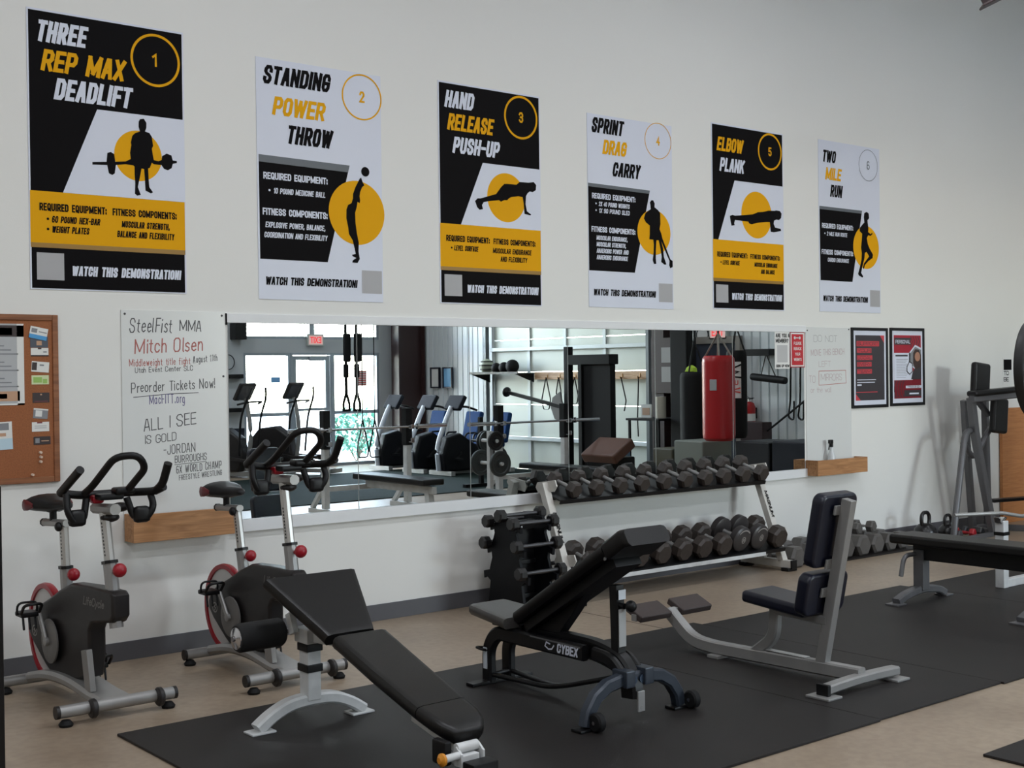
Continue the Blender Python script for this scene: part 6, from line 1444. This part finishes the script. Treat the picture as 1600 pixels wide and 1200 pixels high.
t = MB(); U = M.to_3x3() @ Vector((0, 1, 0)); O = M @ Vector((.131, 0, 0))
ribbon(t, [(-.07, 1.68), (.07, 1.62), (-.05, 1.60), (.07, 1.545), (-.07, 1.53)], .022, O, U, Z3, 0)
text(t, 'UO', -.045, 1.44, .055, O, U, Z3, 1, t=.2, width=.09); ribbon(t, [(-.06, 1.40), (.06, 1.37), (-.06, 1.35)], .02, O, U, Z3, 1)
obj('patch_print', t, [M_ink, mat('orange red print', (206, 70, 56), .5)], pt, recalc=False)
# boxes and pads on the floor
def boxthing(name, c, d, m, lab, cat, rz=0.0, grp=None, R=None, bev=.02):
    o = obj(name, MB().box(c, d, bev, 0, R or RZ(rz), 3), m, at=(c[0], c[1], c[2] - d[2] / 2)); return tag(o, lab, cat, grp)
M_soft = mat('black soft box vinyl', (38, 40, 44), .5)
boxthing('plyo_box', (9.25, -2.52, .40), (.6, .5, .80), M_soft, 'black soft jump box, left of the two at the right end of the mirrors', 'jump box', 0, 'soft jump boxes')
boxthing('plyo_box', (9.25, -1.98, .41), (.6, .5, .82), mat('blue black soft box vinyl', (28, 34, 44), .5), 'black soft jump box, right of the two at the right end of the mirrors', 'jump box', 0, 'soft jump boxes')
boxthing('plyo_box', (9.3, -3.58, .385), (.5, .5, .77), mat('grey green board', (122, 128, 120), .6), 'grey green box below the red punching bag, seen in the mirror', 'jump box', .05)
boxthing('foam_wedge', (9.35, -4.05, .33), (.5, .36, .66), mat('olive vinyl pad', (82, 80, 66), .5), 'olive padded block left of the grey green box, seen in the mirror', 'pad', .1)
r = thing('padded_incline', 'brown padded wedge seat tilted on a dark base, seen above the middle dumbbells', 'padded bench', (9.05, -5.0, 0))
obj('wedge_pad', MB().box((9.05, -5.0, .60), (.42, .62, .14), .03, 0, RY(-.55), 3), mat('brown vinyl', (96, 66, 54), .42), r); obj('wedge_base', MB().bx(8.9, 9.3, -5.25, -4.75, 0, .52, .02), M_black, r)
boxthing('cool_box', (9.7, -5.42, .35), (.2, .16, .70), mat('steel blue panel', (104, 136, 160), .5), 'steel blue box standing beside the brown padded wedge, in the mirror', 'box')
r = thing('side_table', 'small dark table with a cream roll on it, seen in the mirror', 'table', (10.55, -5.6, 0))
obj('table_top', MB().bx(10.3, 10.9, -5.95, -5.3, .93, .96, .005), M_black, r)
for a in (10.34, 10.86):
    for b in (-5.91, -5.34): obj('leg', MB().bx(a - .015, a + .015, b - .015, b + .015, 0, .93), M_black, r)
tag(obj('paper_roll', MB().lathe([(0, 0), (.075, 0), (.075, .3), (.02, .3), (.02, .29), (0, .29)], (10.55, -5.5, .961), (0, 0, 1), 24), mat('cream paper', (206, 200, 184), .7), at=(10.55, -5.5, .961)), 'cream paper roll standing on the small dark table, in the mirror', 'paper roll')
o = obj('table_card', MB().box((10.55, -5.78, 1.0565), (.02, .2, .19), .002), M_paper, at=(10.55, -5.78, .96)); tag(o, 'white picture card on the small dark table, in the mirror', 'card')
obj('card_print', MB().box((10.538, -5.78, 1.05), (.004, .14, .1), 0), mTan, o)
# notices on the dark board by the column
o = obj('notice_board', MB().bx(11.03, 11.059, -6.15, -5.7, 1.3, 2.1), M_brownsteel, at=(11.04, -5.9, 1.3)); tag(o, 'dark board with two grey papers beside the column, in the mirror', 'noticeboard'); o.hide_render = False
for z, lb in ((1.74, 'upper'), (1.46, 'lower')):
    tag(obj('notice_sheet', MB().bx(11.026, 11.0295, -5.94, -5.73, z, z + .22), mat('grey notice', (150, 148, 146), .6), at=(11.028, -5.83, z)), lb + ' grey paper on the dark board by the column, in the mirror', 'notice', 'papers on the dark board')
tag(obj('tall_block', MB().bx(10.5, 10.7, -5.27, -4.95, 0, 2.4, .02), M_rubber, at=(10.6, -5.1, 0)), 'tall black block standing behind the black punching bag, in the mirror', 'mat')  # added black block filling the dark area beside the column
# fire extinguisher
r = thing('fire_extinguisher', 'red fire extinguisher hung on the ribbed wall, seen in the last mirror panel', 'fire extinguisher', (11.24, -4.48, .78))
mE = mat('extinguisher red', (170, 24, 30), .3)
obj('cylinder', MB().lathe([(0, 0), (.072, 0), (.078, .015), (.078, .33), (.06, .385), (.025, .405), (0, .405)], (11.24, -4.48, .78), (0, 0, 1), 28), mE, r)
obj('label', MB().lathe([(.0785, .14), (.0795, .14), (.0795, .24), (.0785, .24)], (11.24, -4.48, .78), (0, 0, 1), 28, hollow=True), M_paper, r)
obj('valve', MB().lathe([(.022, .405), (.022, .44), (0, .44)], (11.24, -4.48, .78), (0, 0, 1), 12).bar((11.24, -4.40, 1.235), (11.24, -4.56, 1.22), .022, .016).bar((11.24, -4.42, 1.215), (11.24, -4.54, 1.26), .02, .012), M_chrome, r)
obj('hose', MB().tube([(11.24, -4.55, 1.21), (11.24, -4.60, 1.12), (11.24, -4.585, .9)], .012, 8, fr=.06), M_black, r)
obj('wall_hook', MB().bx(11.30, XR - .03, -4.5, -4.46, .95, 1.1), M_black, r)
# bracket with hanging roller, ropes, leaning bar
tag(obj('wall_bracket', MB().bx(11.05, XR - .03, -4.42, -3.98, 1.81, 1.90, .006), M_black, at=(11.2, -4.2, 1.8)), 'black wall arm holding the hanging roller, in the last mirror panel', 'bracket', 'wall brackets')
r = thing('hanging_roller', 'black foam roller hung by two cords from the wall arm, in the last mirror panel', 'roller', (11.1, -4.0, 1.5))
obj('roller', MB().lathe([(0, -.29), (.045, -.29), (.05, -.27), (.05, .27), (.045, .29), (0, .29)], (11.1, -4.03, 1.5), (0, 1, -.1), 20), M_black, r)
for yy in (-4.17, -3.89): obj('cord', MB().tube([(11.1, yy, 1.5 - (yy + 4.03) * .1), (11.1, -4.07, 1.83)], .008, 8), M_black, r)
for i, yy in enumerate((-3.76, -3.60)):
    tag(obj('climbing_rope', MB().tube([(11.25, yy, 2.4), (11.25, yy - .03, 1.2), (11.25, yy - .07, .98), (11.25, yy + .02, .94), (11.25, yy + .03, 1.2)], .014, 8, (0, 1, 0), fr=.06), M_black, at=(11.25, yy, 2.4)), '%s of two black hanging ropes on the ribbed wall, in the last mirror panel' % ('left', 'right')[i], 'rope', 'hanging ropes')
r = thing('leaning_bar', 'thin dark bar leaning on a dark stand, seen in the last mirror panel', 'bar', (11.0, -4.0, 0))
obj('bar', MB().tube([(11.05, -4.02, .80), (11.2, -3.40, 1.28)], .014, 10), M_black, r)
obj('stand', MB().bx(10.95, 11.15, -4.4, -4.02, 0, .92, .01), mat('dark maroon stand', (52, 34, 36), .5), r)
# wall clock above the navy door
r = thing('wall_clock', 'small round white clock near the exit sign over the navy door', 'clock', (XR - .06, -5.4, 2.12))
obj('clock_case', MB().lathe([(0, 0), (.11, 0), (.12, .01), (.12, .03), (.105, .035), (.105, .028), (0, .028)], (XR - .035, -5.42, 2.13), (-1, 0, 0), 28), M_black, r)
obj('clock_face', MB().lathe([(0, .029), (.10, .029), (.10, .031), (0, .031)], (XR - .035, -5.42, 2.13), (-1, 0, 0), 28), M_paper, r)
